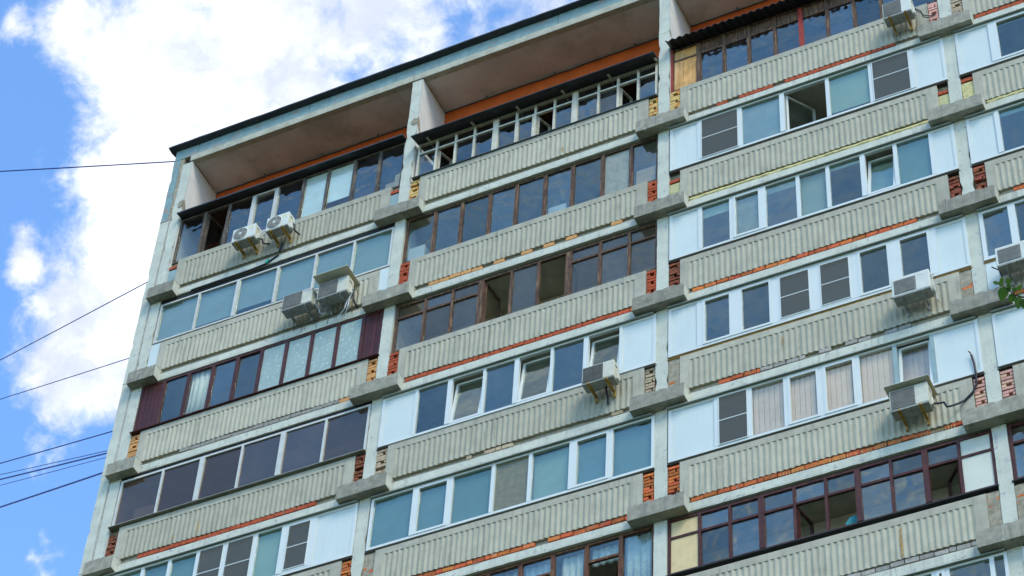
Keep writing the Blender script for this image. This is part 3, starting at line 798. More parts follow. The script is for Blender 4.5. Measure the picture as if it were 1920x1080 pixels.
glazing(1, 2, [0.14, 0.69, 1.29, 1.88, 2.46, 3.04, 3.63, 4.23, 4.83, 5.42, 5.88],
        [('B', {'n': 4}), F, Fb('curtain_white', by=0.06, glass='glass_soft'), F, F, Fb('film_pattern', by=0.02, bname='patterned_film'), Fb('film_pattern', by=0.02, bname='patterned_film'), Fb('film_pattern', by=0.02, bname='patterned_film'), Fb('film_pattern', by=0.02, bname='patterned_film'), ('B', {'n': 4})],
        'wood_darkred', 0.22, 1.30, 2.64, 0.05, 0.085, gl='glass_clear', sill=(0.15, 0.30, 0.045), sillm='wood_darkred')
glazing(1, 3, [0.15, 1.15, 2.07, 2.99, 3.92, 4.88, 5.86], [F, F, F, F, F, F], 'aluminium', 0.20, 1.31, 2.555, 0.05, 0.05, posts={2: 0.11, 4: 0.11}, gl='glass_tinted',
        sill=(0.13, 0.30, 0.05), sillm='sill_olive')
glazing(1, 4, [0.14, 0.52, 1.17, 1.78, 2.41, 3.03, 3.69, 4.31, 4.97, 5.87],
        [P_, Fb('blind_green'), Fb('blind_teal'), Fb('blind_teal'), ('M', {}), ('M', {}), Fb('blind_green'), ('M', {'sash': 1}), P_],
        zb=1.28, zt_=2.59, flash=(0.14, 5.86), posts={7: 0.1}, **foam_sill)
# --- bay 2
f = glazing(2, 0, [0.20, 0.66, 1.12, 1.57, 2.08, 2.57, 3.01, 3.46, 3.94, 4.48, 4.93, 5.39, 5.83],
            [F, ('O', {'ang': 70}), ('F', {'glass': 'glass_soft'}), F, F, ('S', {'w': 0.03}), ('O', {'ang': 70}), F, F, ('F', {'glass': 'glass_soft'}), ('O', {'ang': 75}), F],
            'wood_cream', 0.25, 1.285, 2.44, 0.05, 0.05, tz=2.11, gl='glass_clear', posts={4: 0.13, 8: 0.13}, sill=(0.16, 0.31, 0.045), sillm='metal_dark')
cv = MB().extrude([(-0.07, Z0 + 2.38), (-0.074, Z0 + 2.40), (1.32, Z0 + 2.77), (1.32, Z0 + 2.755)], 0.17, 5.87)  # depth behind the front edge is unseen, added to keep the loggia dark
cvo = sub(cv, 'canopy', 'metal_black', f)
for k in range(6):
    x = 0.45 + k * 1.07
    sub(MB().extrude([(0.10, Z0 + 2.385), (0.10, Z0 + 2.412), (0.26, Z0 + 2.455), (0.26, Z0 + 2.43)], x, x + 0.05), 'canopy_rafter', 'wood_cream', f)
glazing(2, 1, [0.13, 0.81, 1.43, 2.08, 2.69, 3.34, 3.96, 4.63, 5.26, 5.87], [F, F, F, F, F, F, F, Fb('fabric_grey', by=0.045, b0=0.06, bname='fabric_sheet', glass='glass_soft'), F],
        'wood_brown', 0.27, 1.255, 2.645, 0.05, 0.08, gl='glass_clear')
glazing(2, 2, [0.14, 0.80, 1.41, 2.05, 2.72, 3.31, 3.97, 4.64, 5.26, 5.87],
        [('F', {'tz': 2.24}), ('F', {'tz': 2.24}), ('F', {'tz': 2.24}), ('O', {'ang': 85}), F, ('O', {'ang': 85, 'hinge': 'R'}), ('F', {'tz': 2.26}), ('F', {'tz': 2.26}), ('F', {'tz': 2.26})],
        'wood_brown', 0.265, 1.255, 2.62, 0.05, 0.06, gl='glass_brown', posts={3: 0.12, 6: 0.12})
glazing(2, 3, [0.14, 0.89, 1.61, 2.34, 3.03, 3.76, 4.47, 5.18, 5.89], [P_, F, T, F, T, F, T, P_], zb=1.255, zt_=2.56, flash=(0.13, 5.85), posts={2: 0.10, 4: 0.10, 6: 0.10}, mw=0.06, **foam_sill)
glazing(2, 4, [0.16, 1.08, 1.83, 2.69, 3.44, 4.27, 5.04, 5.88], [Fb('blind_teal'), Sb('blind_teal'), Fb('blind_teal'), Fb('fabric_olive', by=0.045, bname='fabric_sheet', glass='glass_soft'), Fb('blind_green', by=0.11), Sb('blind_teal'), Fb('blind_teal', by=0.10)],
        zb=1.28, zt_=2.56, flash=(0.13, 5.85), posts={1: 0.08, 5: 0.1}, **foam_sill)
glazing(2, 5, [0.14, 0.79, 1.42, 2.05, 2.69, 3.32, 3.95, 4.59, 5.24, 5.87],
        [('F', {'tz': 2.22, 'upback': 'lace'}), ('F', {'tz': 2.22, 'upback': 'lace'}), ('F', {'tz': 2.22, 'upback': 'lace'}), ('F', {'tz': 2.22, 'upback': 'lace'}), ('F', {'tz': 2.22, 'upback': 'lace'}),
         ('F', {'tz': 2.22, 'upback': 'lace'}), ('F', {}), ('O', {'tz': 2.22, 'upback': 'lace', 'ang': 60, 'hinge': 'R'}), Fb('lace', by=0.06)],
        'wood_chestnut', 0.27, 1.26, 2.645, 0.05, 0.08, gl='glass_clear')
# --- bay 3
f = glazing(3, 0, [0.15, 0.75, 1.31, 1.86, 2.43, 3.00, 3.57, 4.14, 4.71, 5.28, 5.86],
            [('B', {'n': 5, 'm': 'wood_amber', 'up': 'wood_amber'})] + [('F', {'up': 'wood_brown'})] * 9,
            'wood_brown', 0.27, 1.255, 2.66, 0.05, 0.075, tz=2.27, gl='glass_clear', pcols={5: 'wood_red'}, posts={5: 0.09, 1: 0.1})
sub(MB().box(6.135, 6.175, 0.24, 0.34, Z0 + 1.255, Z0 + 2.66), 'corner_post', 'wood_red', f)
s = MB(); n = 36 * 6
for k in range(n + 1):
    x = 6.12 + 5.76 * k / n; w = 0.028 * math.cos(2 * math.pi * k / 6)
    s.v += [(x, -0.04, Z0 + 2.625 + w), (x, 1.32, Z0 + 3.07 + w), (x, 1.32, Z0 + 3.08 + w), (x, -0.04, Z0 + 2.636 + w)]
for k in range(n):
    for j in range(4): q = 4 * k; s.f.append((q + j, q + (j + 1) % 4, q + 4 + (j + 1) % 4, q + 4 + j))
sub(s, 'corrugated_canopy', 'metal_black', f)  # unseen back of the sheet extended into the wall to shut light out
glazing(3, 1, [0.15, 0.79, 1.66, 2.55, 3.50, 4.39, 5.23, 5.89], [P_, ('M', {'sash': 0, 'dz': 0.02}), Fb('blind_pale', by=0.06), ('O', {'ang': 55}), Fb('blind_green', b0=0.12), ('M', {'dz': 0.06}), P_],
        zb=1.29, zt_=2.59, flash=(0.13, 5.86), posts={3: 0.1, 6: 0.09}, **foam_sill)
glazing(3, 2, [0.15, 0.79, 1.43, 2.09, 2.79, 3.39, 4.09, 4.73, 5.43, 5.89],
        [P_, Fb('blind_green', b0=0.78), ('S', {'back': 'fabric_grey', 'b0': 0.1}), Fb('blind_green', b0=0.86), Fb('blind_pale', by=0.10), Fb('blind_green', b0=0.92), ('T', {'ang': 9, 'back': 'blind_green', 'by': 0.3}), Fb('blind_teal'), P_],
        zb=1.285, zt_=2.58, flash=(0.13, 5.86), posts={3: 0.1, 6: 0.1}, **foam_sill)
glazing(3, 3, [0.14, 0.77, 1.48, 2.24, 3.02, 3.79, 4.53, 5.27, 5.89], [P_, S, S, ('M', {'sash': 1}), ('M', {'sash': 1}), S, S, P_],
        zb=1.285, zt_=2.575, flash=(0.13, 5.86), mw=0.11, posts={2: 0.15, 6: 0.15}, sill=(0.20, 0.245, 0.05), sillm='foam')
glazing(3, 4, [0.15, 1.07, 1.70, 2.37, 3.03, 3.70, 4.38, 5.05, 5.88], [P_, ('M', {}), Fb('blind_pink'), Sb('blind_pink'), Sb('blind_pink'), Fb('blind_pink'), ('T', {'back': 'blind_pink', 'by': 0.26, 'ang': 5}), P_],
        gl='glass_soft', zb=1.285, zt_=2.57, flash=(0.13, 5.86), pcols={6: 'board_blue', 7: 'board_blue'}, **foam_sill)
glazing(3, 5, [0.13, 0.71, 1.26, 1.83, 2.42, 2.98, 3.54, 4.12, 4.71, 5.29, 5.87],
        [('P', {'m': 'plywood_yellow', 'up': 'plywood_yellow', 'bead': 0}), F, F, F, ('O', {'ang': 80}), ('O', {'leaf': 0}), F, F, ('O', {'ang': 50, 'hinge': 'R'}), ('P', {'m': 'board_pale', 'up': 'board_pale', 'bead': 0})],
        'wood_darkred', 0.24, 1.37, 2.62, 0.05, 0.055, tz=2.20, gl='glass_clear', posts={3: 0.1, 6: 0.1, 8: 0.1}, sill=(0.19, 0.30, 0.03), sillm='metal_black')
glazing(3, 6, [0.15, 1.1, 2.05, 3.0, 3.95, 4.69, 4.91, 5.63, 5.88], [F, F, F, F, F, S, F, F], zb=1.285, zt_=2.58, flash=(0.13, 5.86), **foam_sill)
# --- bay 4
glazing(4, 0, [0.15, 1.0, 1.9, 2.8, 3.7, 4.6, 5.3, 5.88], [P_, F, F, F, F, F, P_], zb=1.29, zt_=2.6, **foam_sill)
glazing(4, 1, [0.13, 0.85, 1.75, 2.65, 3.55, 4.45, 5.2, 5.88], [P_, ('S', {'back': 'blind_pale', 'b0': 0.93}), F, S, F, S, P_], zb=1.29, zt_=2.59, flash=(0.13, 5.86), posts={1: 0.12}, **foam_sill)
glazing(4, 2, [0.13, 0.71, 1.6, 2.5, 3.4, 4.3, 5.2, 5.88], [P_, Fb('blind_green', b0=0.9), F, S, F, S, P_], zb=1.285, zt_=2.58, flash=(0.13, 5.86), posts={1: 0.09}, **foam_sill)
glazing(4, 3, [0.13, 0.73, 1.45, 2.2, 3.0, 3.8, 4.6, 5.88], [F, F, S, F, S, F, P_], zb=1.29, zt_=2.58, flash=(0.13, 5.86), fw=0.075, posts={1: 0.13}, sill=(0.20, 0.245, 0.05), sillm='foam')
glazing(4, 4, [0.13, 1.2, 2.0, 2.8, 3.6, 4.4, 5.88], [P_, F, S, F, S, P_], zb=1.29, zt_=2.58, flash=(0.13, 5.86), **foam_sill)
glazing(4, 5, [0.13, 0.71, 1.4, 2.1, 2.8, 3.5, 4.2, 5.0, 5.87], [F] * 8, 'wood_darkred', 0.24, 1.37, 2.62, 0.06, 0.06, tz=2.20, gl='glass_clear', sill=(0.19, 0.30, 0.03), sillm='metal_black')
glazing(4, 6, [0.13, 1.0, 2.0, 3.0, 4.0, 5.0, 5.87], [F] * 6, zb=1.29, zt_=2.58, **foam_sill)
glazing(2, 6, [0.13, 1.0, 2.0, 3.0, 4.0, 5.0, 5.87], [F] * 6, zb=1.29, zt_=2.58, **foam_sill)
glazing(1, 5, [0.13, 1.0, 2.0, 3.0, 4.0, 5.0, 5.87], [F] * 6, zb=1.29, zt_=2.58, **foam_sill)
glazing(1, 6, [0.13, 1.0, 2.0, 3.0, 4.0, 5.0, 5.87], [F] * 6, zb=1.29, zt_=2.58, **foam_sill)


for (b, r, za, zb_) in ((1, 1, 2.495, 2.655), (1, 3, 2.56, 2.66)):
    part(MB().box(bx(b) + 0.14, bx(b) + 5.86, 0.235, 0.262, rz(r) + za, rz(r) + zb_), 'dark_gap_strip', 'bitumen')  # shadow gap and black band under the slab, put in as dark strips
for (b, r, x, z0_, z1_, w) in ((3, 5, 4.21, 0.38, 1.01, 0.022), (1, 3, 2.27, 0.42, 0.76, 0.018), (1, 3, 1.71, 0.45, 0.6, 0.014), (2, 0, 3.73, 0.45, 0.62, 0.014), (3, 3, 2.35, 0.72, 0.95, 0.013), (2, 2, 1.3, 0.9, 1.05, 0.012)):
    s = MB(); N = 9; pts = []
    for k in range(N + 1):
        t = k / N; ww = w * (0.5 + 0.8 * t) * (1 - 0.7 * t ** 3) * (0.7 + 0.6 * R()); c = J(0.004)
        pts.append((bx(b) + x + c - ww, bx(b) + x + c + ww, rz(r) + z1_ + (z0_ - z1_) * t))
    for k in range(N):
        a, c = pts[k], pts[k + 1]; s.quad((a[0], 0.1955, a[2]), (a[1], 0.1955, a[2]), (c[1], 0.1955, c[2]), (c[0], 0.1955, c[2]))
    part(s, 'rust_run', 'rust_run')

# ------------------------------------------------------------------ air conditioners
def text_mesh(txt, size):
    cu = bpy.data.curves.new('lettering', 'FONT'); cu.body = txt; cu.size = size; cu.extrude = 0.0008; cu.resolution_u = 2
    o = bpy.data.objects.new('lettering', cu); COL.objects.link(o)
    dg = bpy.context.evaluated_depsgraph_get(); me = bpy.data.meshes.new_from_object(o.evaluated_get(dg))
    bpy.data.objects.remove(o); return me


def aircon(b, r, x0, x1, z0, z1, kind, label, body='ac_white', cover=False, arm='rust_yellow', lettering=None, yf=-0.20, dep=0.25, arms=(0.2, 0.75), pipe=None, grime=False, group='air conditioners hung on the parapets'):
    """unit with its front at y = yf; the origin sits on the wall side under the unit"""
    X, Z = bx(b) + x0, rz(r) + z0; w, h = x1 - x0, z1 - z0
    o = empty('air_conditioner', (X, yf, Z)); tag(o, label, 'air conditioner', group)
    def a(mb, name, m, parent=o, bevel=0): return mb.build(name, m, parent, None, bevel)
    a(MB().box(0, w, 0, dep, 0.028, h), 'casing', body, bevel=0.012)
    a(MB().box(0.006, w - 0.006, 0.004, dep - 0.004, 0, 0.027), 'base_tray', 'ac_tray', bevel=0.004)
    if kind == 'fan':
        c = (w * 0.37, h * 0.52); rad = h * 0.40; N = 28
        s = MB()
        for k in range(N):
            t0, t1 = 2 * math.pi * k / N, 2 * math.pi * (k + 1) / N
            p = [(c[0] + q * math.cos(t), y, c[1] + q * math.sin(t)) for (q, y, t) in ((rad, -0.003, t0), (rad, -0.003, t1), (rad * 1.07, -0.003, t1), (rad * 1.07, -0.003, t0))]
            s.hexa([(*p[0][:1], -0.012, p[0][2]), (p[1][0], -0.012, p[1][2]), (p[2][0], -0.004, p[2][2]), (p[3][0], -0.004, p[3][2]), (p[0][0], -0.001, p[0][2]), (p[1][0], -0.001, p[1][2]), (p[2][0], -0.0005, p[2][2]), (p[3][0], -0.0005, p[3][2])])
        a(s, 'fan_ring', body)
        s = MB(); s.v = [(c[0], -0.001, c[1])] + [(c[0] + rad * math.cos(2 * math.pi * k / N), -0.0012, c[1] + rad * math.sin(2 * math.pi * k / N)) for k in range(N)]
        s.f = [(0, k + 1, (k + 1) % N + 1) for k in range(N)]
        fan = a(s, 'fan_opening', 'ac_inside')
        s = MB()
        for k in range(5):     # blades
            t = 2 * math.pi * k / 5; u = Vector((math.cos(t), 0, math.sin(t))); v = Vector((-math.sin(t), 0, math.cos(t))); cc = Vector((c[0], -0.003, c[1]))
            s.quad(*[tuple(cc + u * p + v * q + Vector((0, yy, 0))) for p, q, yy in ((0.03, -0.03, 0), (rad * 0.92, -0.07, 0), (rad * 0.92, 0.06, -0.003), (0.03, 0.03, -0.003))])
        a(s, 'fan_blades', 'ac_grille', fan)
        s = MB()
        for q in (0.3, 0.5, 0.68, 0.85):
            s.tube([(c[0] + rad * q * math.cos(2 * math.pi * k / 20), -0.014, c[1] + rad * q * math.sin(2 * math.pi * k / 20)) for k in range(21)], 0.0035, 4)
        for k in range(10):
            t = 2 * math.pi * k / 10; s.tube([(c[0], -0.016, c[1]), (c[0] + rad * math.cos(t), -0.012, c[1] + rad * math.sin(t))], 0.004, 4)
        a(s, 'fan_guard', 'aluminium')
        s = MB(); s.tube([(c[0], -0.02, c[1]), (c[0], -0.004, c[1])], 0.035, 10); a(s, 'hub', 'ac_white')
        a(MB().box(w * 0.70, w * 0.92, -0.0025, 0, h * 0.68, h * 0.86), 'label_plate', 'label_yellow')
        a(MB().box(w, w + 0.002, dep * 0.2, dep * 0.7, h * 0.5, h * 0.78), 'label_plate', 'label_yellow')
    else:
        if kind == 'round': gx0, gx1, gz0, gz1 = w * 0.06, w * 0.64, h * 0.12, h * 0.86
        else: gx0, gx1, gz0, gz1 = w * 0.035, w * 0.66, h * 0.085, h * 0.955
        a(MB().box(gx0, gx1, -0.002, 0.0, gz0, gz1), 'grille_recess', 'ac_inside' if kind != 'round' else 'ac_grille')
        s = MB()
        if kind == 'round':
            k = 16
            for j in range(k): x = gx0 + 0.012 + (gx1 - gx0 - 0.024) * j / k; s.box(x, x + 0.012, -0.012, -0.0025, gz0 + 0.012, gz1 - 0.012)
        else:
            k = 13
            for j in range(k): z = gz0 + (gz1 - gz0) * (j + 0.25) / k; s.box(gx0, gx1, -0.010, -0.0025, z, z + (gz1 - gz0) / k * (0.62 if kind == 'slat' else 0.3))
        a(s, 'grille', 'ac_grille')
        if kind == 'mesh':
            s = MB()
            for j in range(12): x = gx0 + (gx1 - gx0) * (j + 0.5) / 12; s.box(x, x + 0.004, -0.013, -0.0105, gz0, gz1)
            a(s, 'grille', 'ac_grille')
    a(MB().box(w + 0.001, w + 0.035, dep * 0.45, dep * 0.9, h * 0.08, h * 0.45), 'valve_cover', body, bevel=0.008)
    a(MB().box(w + 0.0005, w + 0.004, dep * 0.25, dep * 0.62, h * 0.74, h * 0.80), 'handle_slot', 'ac_inside')
    for t in arms:
        x = w * t
        s = MB().box(x, x + 0.035, -0.03, -yf + 0.19, -0.034, -0.002)
        s.box(x, x + 0.035, -yf + 0.155, -yf + 0.19, -0.15, -0.035)
        s.box(x + 0.0, x + 0.003, 0.0, -yf + 0.15, -0.07, -0.035)
        a(s, 'bracket_arm', arm)
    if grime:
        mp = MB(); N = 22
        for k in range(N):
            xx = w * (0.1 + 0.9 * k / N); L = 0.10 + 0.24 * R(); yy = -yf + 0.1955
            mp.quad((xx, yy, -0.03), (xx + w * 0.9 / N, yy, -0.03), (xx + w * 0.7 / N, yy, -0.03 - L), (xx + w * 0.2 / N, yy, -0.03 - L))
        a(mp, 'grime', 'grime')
    if cover:
        ya, yb, za, zb_ = cover
        a(MB().extrude([(ya, za), (ya, za + 0.012), (yb, zb_ + 0.012), (yb, zb_)], -0.06, w + 0.05), 'rain_cover', 'ac_cream')
        a(MB().tube([(w + 0.045, ya + 0.03, za), (w + 0.05, -yf + 0.18, h * 0.45)], 0.008, 5), 'cover_stay', 'rust_yellow')
    if lettering:
        me = text_mesh(lettering[0], lettering[1]); me.materials.append(MATS[lettering[2]])
        t = inst('lettering', me, o, (lettering[3] * w, -0.0045, lettering[4] * h), (math.pi / 2, 0, 0))
    if pipe:
        for (pts, rad, m) in pipe: a(MB().tube([(q[0], q[1] - (0.1 if q[1] > 0.3 else q[1] / 3), q[2] - (0.12 if q[1] > 0.3 else 0)) for q in pts], rad, 6), 'pipe', m)
    return o


def arc(p, q, sag, n=10):
    p, q = Vector(p), Vector(q)
    return [tuple(p.lerp(q, k / n) - Vector((0, 0, sag * 4 * (k / n) * (1 - k / n)))) for k in range(n + 1)]


aircon(1, 0, 2.02, 2.59, 0.62, 1.05, 'fan', 'white air conditioner with round fan, left one of the pair below the top storey', pipe=[(arc((0.59, 0.2, 0.06), (0.78, 0.44, 0.12), 0.04), 0.018, 'cable_black')])
aircon(1, 0, 2.87, 3.42, 0.61, 1.05, 'fan', 'white air conditioner with round fan, right one of the pair below the top storey',
       pipe=[(arc((0.57, 0.2, 0.2), (0.66, 0.46, 0.12), 0.03), 0.02, 'cable_black'), ([(0.25, 0.455, 0.02), (0.22, 0.462, -0.08), (0.2, 0.463, -0.22)], 0.028, 'cable_black')])
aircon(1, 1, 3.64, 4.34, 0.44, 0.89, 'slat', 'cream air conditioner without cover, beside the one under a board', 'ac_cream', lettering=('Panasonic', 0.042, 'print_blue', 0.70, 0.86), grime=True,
       pipe=[(arc((0.74, 0.2, 0.05), (0.88, 0.45, 0.05), 0.10), 0.012, 'cable_white')], arm='steel_grey')
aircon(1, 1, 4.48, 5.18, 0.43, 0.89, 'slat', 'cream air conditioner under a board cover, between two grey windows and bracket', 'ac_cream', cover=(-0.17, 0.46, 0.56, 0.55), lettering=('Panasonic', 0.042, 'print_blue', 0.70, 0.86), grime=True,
       pipe=[(arc((0.74, 0.22, 0.1), (0.5, 0.44, -0.24), 0.1), 0.012, 'cable_white'), (arc((0.76, 0.22, 0.1), (0.3, 0.44, -0.18), 0.16), 0.010, 'cable_white'), (arc((0.74, 0.25, 0.16), (0.80, 0.46, -0.10), 0.08), 0.022, 'cable_black')], arm='steel_grey')
aircon(2, 3, 4.59, 5.23, 0.82, 1.26, 'mesh', 'cream air conditioner with brown mesh grille below tilted white windows', 'ac_cream', pipe=[([(0.4, 0.3, 0.0), (0.38, 0.44, -0.05), (0.37, 0.47, -0.16)], 0.022, 'cable_black')])
aircon(3, 3, 4.54, 5.23, 0.62, 1.10, 'round', 'white air conditioner with rounded grey grille, below the dark windows with white panels', 'ac_white', arm='steel_grey',
       lettering=('--o-----', 0.035, 'print_dark', 0.70, 0.80), pipe=[(arc((0.72, 0.1, 0.12), (0.74, 0.46, 0.06), 0.08), 0.010, 'cable_white')])
aircon(3, 4, 4.33, 5.0, 0.56, 1.04, 'slat', 'old air conditioner under a rusty sheet cover with a black pipe beside it', 'ac_cream', cover=(-0.09, 0.42, 0.53, 0.52),
       pipe=[(arc((0.71, 0.2, 0.06), (1.18, 0.475, 0.30), 0.06, 12) + [(1.32, 0.475, 0.42), (1.40, 0.475, 0.58), (1.42, 0.455, 0.80), (1.41, 0.455, 1.05), (1.38, 0.455, 1.28)], 0.020, 'cable_black'),
             ([(1.38, 0.455, 1.28), (1.365, 0.44, 1.33), (1.34, 0.42, 1.35)], 0.012, 'foam')])
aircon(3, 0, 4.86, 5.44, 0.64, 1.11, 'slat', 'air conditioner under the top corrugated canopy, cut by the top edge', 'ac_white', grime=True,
       pipe=[(arc((0.61, 0.2, 0.2), (0.95, 0.47, 0.22), 0.10), 0.011, 'cable_black'), (arc((0.61, 0.2, 0.16), (0.96, 0.47, 0.21), 0.14), 0.011, 'cable_black')])
aircon(4, 3, 0.42, 1.12, 0.61, 1.08, 'round', 'white air conditioner at the right edge behind the leaves', 'ac_white', arm='steel_grey',
       pipe=[([(-0.13, 0.30, 0.26), (0.0, 0.2, 0.06), (0.03, 0.25, -0.08), (-0.02, 0.4, -0.2), (-0.12, 0.47, -0.32)], 0.012, 'cable_black')], lettering=('--o-----', 0.035, 'print_dark', 0.72, 0.80))

# ------------------------------------------------------------------ things on the balconies
def thing_box(b, r, x0, x1, y0, y1, z0, z1, m, name, label, cat):
    X, Z = bx(b), rz(r); s = MB().box(0, x1 - x0, 0, y1 - y0, 0, z1 - z0)
    lid = (z1 - z0)
    o = s.build(name, m, None, (X + x0, y0, Z + z0), 0.008); tag(o, label, cat)
    return o


for (args) in [(1, 0, 5.42, 5.62, 0.345, 0.6, 1.27, 1.58, 'cardboard', 'cardboard_box', 'smaller cardboard box behind the last top left pane', 'box'),
               (1, 0, 5.63, 5.85, 0.345, 0.6, 1.27, 1.80, 'cardboard', 'cardboard_box', 'taller cardboard box against the pillar, top left balcony', 'box'),
               (2, 1, 0.2, 0.58, 0.345, 0.7, 1.27, 1.78, 'box_white', 'storage_box', 'white box behind the first brown framed pane', 'box'),
               (2, 1, 3.4, 3.8, 0.345, 0.6, 1.27, 1.60, 'box_white', 'storage_box', 'low white box behind a middle brown framed pane', 'box'),
               (2, 1, 5.34, 5.76, 0.36, 0.6, 1.27, 1.86, 'cardboard', 'cardboard_box', 'beige box behind the last brown framed pane', 'box')]:
    thing_box(*args)
# folded things and drying lines behind the tinted glazing
o = thing_box(1, 3, 0.5, 0.95, 0.36, 0.7, 1.3, 1.80, 'box_white', 'folded_laundry', 'pale folded laundry pile behind the tinted corner pane', 'laundry')
o = thing_box(1, 3, 0.3, 0.55, 0.34, 0.5, 1.3, 1.56, 'cloth_orange', 'orange_bundle', 'orange bundle on the sill of the tinted corner window', 'bundle')
Z3 = rz(3); X1 = bx(1)
for k, (ya, za) in enumerate([(0.5, 1.80), (0.65, 1.78), (0.8, 1.76)]):
    o = MB().tube(arc((X1 + 1.0, ya, Z3 + za), (X1 + 3.4, ya, Z3 + za + 0.04), 0.03), 0.006, 4).build('drying_line', 'cable_white')
    tag(o, ['nearest', 'middle', 'farthest'][k] + ' of three thin white drying lines behind the tinted windows', 'line', 'drying lines behind the tinted windows')
s = MB(); s.v = [(2.60, 0.5, 1.98), (2.84, 0.5, 2.04), (2.72, 0.51, 1.78), (2.63, 0.51, 1.82), (2.60, 0.512, 1.98), (2.84, 0.512, 2.04), (2.72, 0.522, 1.78), (2.63, 0.522, 1.82)]
s.v = [(X1 + a, b_, Z3 + c_ - 0.12) for a, b_, c_ in s.v]
s.f = [(0, 1, 2, 3), (7, 6, 5, 4), (0, 4, 5, 1), (1, 5, 6, 2), (2, 6, 7, 3), (3, 7, 4, 0)]
o = s.build('cloth', 'cloth_turquoise'); tag(o, 'turquoise cloth hanging behind the tinted windows', 'cloth')
# long curtain half way along the lace window at the bottom
o = curtain(bx(2) + 4.06, bx(2) + 4.48, rz(5) + 1.4, rz(5) + 2.58, 0.40, 'curtain_white', 0.025); tag(o, 'cream patterned curtain hanging in the brown lace window', 'curtain')
# laundry in the open dark red window
s = MB(); pts = [(0, 0), (0.16, 0.05), (0.22, 0.2), (0.15, 0.3), (0.03, 0.26), (-0.05, 0.12)]
s.v = [(bx(3) + 3.30 + a, 0.36 + 0.05 * math.sin(7 * a), rz(5) + 1.44 + c) for a, c in pts] + [(bx(3) + 3.30 + a, 0.42, rz(5) + 1.40 + c) for a, c in pts]
N = len(pts); s.f = [tuple(range(N)), tuple(range(2 * N - 1, N - 1, -1))] + [(k, (k + 1) % N, N + (k + 1) % N, N + k) for k in range(N)]
o = s.build('bundled_cloth', 'cloth_turquoise'); tag(o, 'green blue cloth bundle on the sill of the open dark red window', 'cloth')
# black conduit under the top left parapet
o = MB().tube([(bx(1) + 0.9, 0.185, rz(0) + 0.0), (bx(1) + 2.4, 0.183, rz(0) + 0.005), (bx(1) + 2.75, 0.18, rz(0) + 0.03), (bx(1) + 3.05, 0.19, rz(0) + 0.2)], 0.022, 6).build('black_pipe', 'cable_black')
tag(o, 'thick black pipe running under the top left balcony', 'pipe')
o = MB().tube([(bx(1) + 2.78, 0.15, rz(0) + 0.02), (bx(1) + 2.84, 0.15, rz(0) + 0.1)], 0.03, 6).build('green_tape', 'tape_green'); tag(o, 'green tape wrapped round the black pipe', 'tape')

# ------------------------------------------------------------------ overhead cables from the gable wall
WIRES = [((0, 318), (320, 303), 0.016, 'cable_navy', 'topmost cable, near level, running from the roof corner'),
         ((0, 672), (268, 533), 0.011, 'cable_navy', 'steep thin cable reaching the second bracket from the top'),
         ((0, 745), (240, 672), 0.010, 'cable_navy', 'thin cable meeting the gable just above the second bracket'),
         ((0, 865), (205, 810), 0.014, 'cable_navy', 'single cable above the close group of three cables'),
         ((0, 886), (200, 845), 0.009, 'cable_navy', 'upper cable of the close group of three'),
         ((0, 895), (198, 850), 0.018, 'cable_navy', 'thick middle cable of the close group of three'),
         ((0, 906), (196, 858), 0.008, 'cable_navy', 'thin lower cable of the close group of three'),
         ((0, 947), (190, 887), 0.02, 'cable_navy', 'lowest thick twisted cable meeting the gable')]
for (a, b, rad, m_, lab) in WIRES:
    au, bu = Vector(a), Vector(b); e = bu + (bu - au).normalized() * 15; st = au - (bu - au) * 3.0
    d = ray(*e); A = CAM + d * ((XL - CAM.x) / d.x)
    d2 = ray(*st); B = CAM + d2 * 78
    ln = (A - B).length; sag = 0.02 * ln * 0.2
    o = MB().tube(arc(tuple(A), tuple(B), sag, 24), rad, 6).build('overhead_cable', m_)
    tag(o, lab, 'cable', 'overhead cables at the gable')

# ------------------------------------------------------------------ tree whose twig reaches in at the right
DL = 11.0
def at(u, v, dist): return CAM + ray(u, v) * dist
tip = at(1868, 532, DL)
rt = Vector((CR.x, CR.y, 0)).normalized()
base = Vector((tip.x, tip.y, 0)) + rt * 3.6 + Vector((0, 1.2, 0))
TR = empty('leafy_tree', tuple(base)); tag(TR, 'leafy tree whose green twig reaches in at the right edge', 'tree')
tinv = Matrix.Translation(-base)
def tpart(s, name, m):
    o = s.build(name, m, TR); o.matrix_parent_inverse = tinv; return o
hgt = tip.z + 3.0
tpart(MB().tube([tuple(base + Vector((0.1 * math.sin(k), 0.1 * math.cos(k * 1.3) - 0.1, hgt * k / 10))) for k in range(11)], [0.17 - 0.013 * k for k in range(11)], 10), 'trunk', 'bark')
limb_ends = []
for k in range(9):
    z = hgt * (0.45 + 0.055 * k); t = k * 2.4; L = 2.2 - 0.12 * k
    dv = rt * math.cos(t) + Vector((-rt.y, rt.x, 0)) * math.sin(t)
    if dv.dot(rt) < -0.4: L *= 0.6
    e = base + Vector((0, 0, z)) + dv * L + Vector((0, 0, L * 0.5)); limb_ends.append((base + Vector((0, 0, z)), e))
    tpart(MB().tube([tuple(base + Vector((0, 0, z))), tuple((base + Vector((0, 0, z))).lerp(e, 0.5) + Vector((0, 0, -0.05))), tuple(e)], [0.05, 0.035, 0.012], 6), 'limb', 'bark')
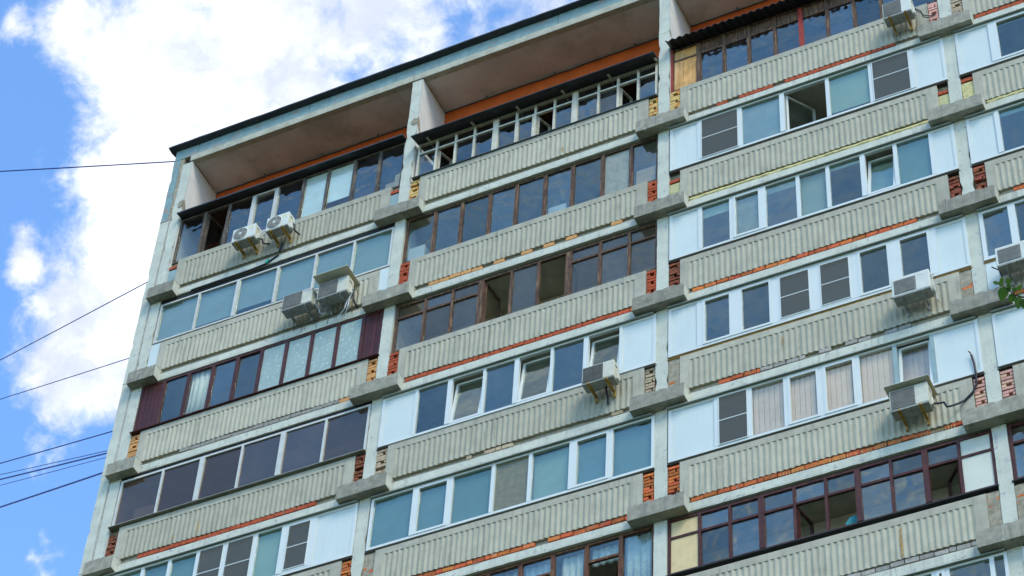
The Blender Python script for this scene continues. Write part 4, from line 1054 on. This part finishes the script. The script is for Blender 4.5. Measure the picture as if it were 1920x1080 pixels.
# the limb with the visible twig
p_in = [at(1870, 532, DL), at(1880, 535, DL), at(1893, 545, DL), at(1900, 552, DL), at(1912, 556, DL + 0.01), at(1935, 560, DL + 0.02), at(1990, 566, DL + 0.05)]
root = base + Vector((0.05, 0, tip.z - 0.9))
tw = p_in + [p_in[-1].lerp(root, 0.3) + Vector((0, 0, 0.08)), p_in[-1].lerp(root, 0.65) + Vector((0, 0, 0.06)), root]
tpart(MB().tube([tuple(q) for q in tw], [0.0015, 0.002, 0.003, 0.0035, 0.004, 0.006, 0.009, 0.016, 0.028, 0.045], 6), 'limb', 'bark')


def leaf_shape(L, Wd, fold=0.15):
    s = MB(); prof = [(0, 0), (0.12, 0.32), (0.32, 0.5), (0.55, 0.46), (0.8, 0.24), (1.0, 0.0)]
    for (t, w) in prof: s.v += [(-w * Wd, t * L, fold * w * Wd + 0.03 * L * math.sin(t * 3)), (0, t * L, 0.03 * L * math.sin(t * 3)), (w * Wd, t * L, fold * w * Wd + 0.03 * L * math.sin(t * 3))]
    for k in range(5):
        for j in (0, 1): q = 3 * k + j; s.f.append((q, q + 1, q + 4, q + 3))
    s.smooth = True
    return s


lm = leaf_shape(1.0, 0.95).mesh('leaf', 'leaf'); LEAVES = []
# (u,v of the stalk end, u,v of the leaf tip, width/length) measured on the twig in view
VIS = [(1872, 531, 1861, 529, .6), (1876, 528, 1880, 519, .8), (1882, 533, 1870, 530, .9), (1886, 530, 1897, 523, 1.0), (1882, 537, 1877, 566, .75), (1886, 536, 1899, 537, .6), (1893, 545, 1891, 535, .8), (1893, 545, 1884, 541, .7),
       (1897, 544, 1907, 541, .9), (1906, 544, 1916, 533, .75), (1903, 552, 1892, 566, 1.0), (1911, 556, 1908, 580, .8), (1916, 560, 1921, 580, .8), (1909, 552, 1914, 550, .7), (1922, 556, 1935, 545, .9), (1930, 562, 1938, 585, .8)]
for k, (u0, v0, u1, v1, wr) in enumerate(VIS):
    a, b = at(u0, v0, DL), at(u1, v1, DL + J(0.02)); yv = (b - a); L = yv.length; yv.normalize()
    zv = (-CF + CR * J(0.5) + CU * J(0.5)); zv = (zv - yv * zv.dot(yv)).normalized(); xv = yv.cross(zv)
    M = Matrix((xv * L * wr, yv * L, zv * L)).transposed().to_4x4(); M.translation = a
    o = bpy.data.objects.new('leaf', lm); COL.objects.link(o); o.parent = TR; o.matrix_parent_inverse = tinv; o.matrix_world = M
    o.matrix_basis = M
# the rest of the crown, out of the photograph to the right
lf = MB(); n = 0
limb_run = [(tw[k], tw[k + 1]) for k in range(4, len(tw) - 1)]
while n < 6500:
    small = n > 5200
    a, b = random.choice(limb_run if small else limb_ends); t = 0.35 + 0.75 * R(); sp = 0.13 if small else 0.33; q = a.lerp(b, min(t, 1)) + Vector((random.gauss(0, sp), random.gauss(0, sp), random.gauss(0, sp * 0.8)))
    d = q - CAM; w = d.dot(CF)
    if w > 0 and 960 + FPX * d.dot(CR) / w < 1960: n += 1; continue
    L = 0.05 + 0.03 * R(); qn = Quaternion((J(1), J(1), J(1), J(1))).normalized()
    pts = [Vector((0, 0, 0)), Vector((0.4 * L, 0.45 * L, 0.05 * L)), Vector((0, L, 0)), Vector((-0.4 * L, 0.45 * L, 0.05 * L))]
    lf.quad(*[tuple(q + qn @ p) for p in pts]); n += 1
me = bpy.data.meshes.new('crown'); me.from_pydata(lf.v, [], lf.f); me.materials.append(MATS['leaf'])
cro = inst('crown', me, TR); cro.matrix_parent_inverse = tinv; cro['kind'] = 'stuff'
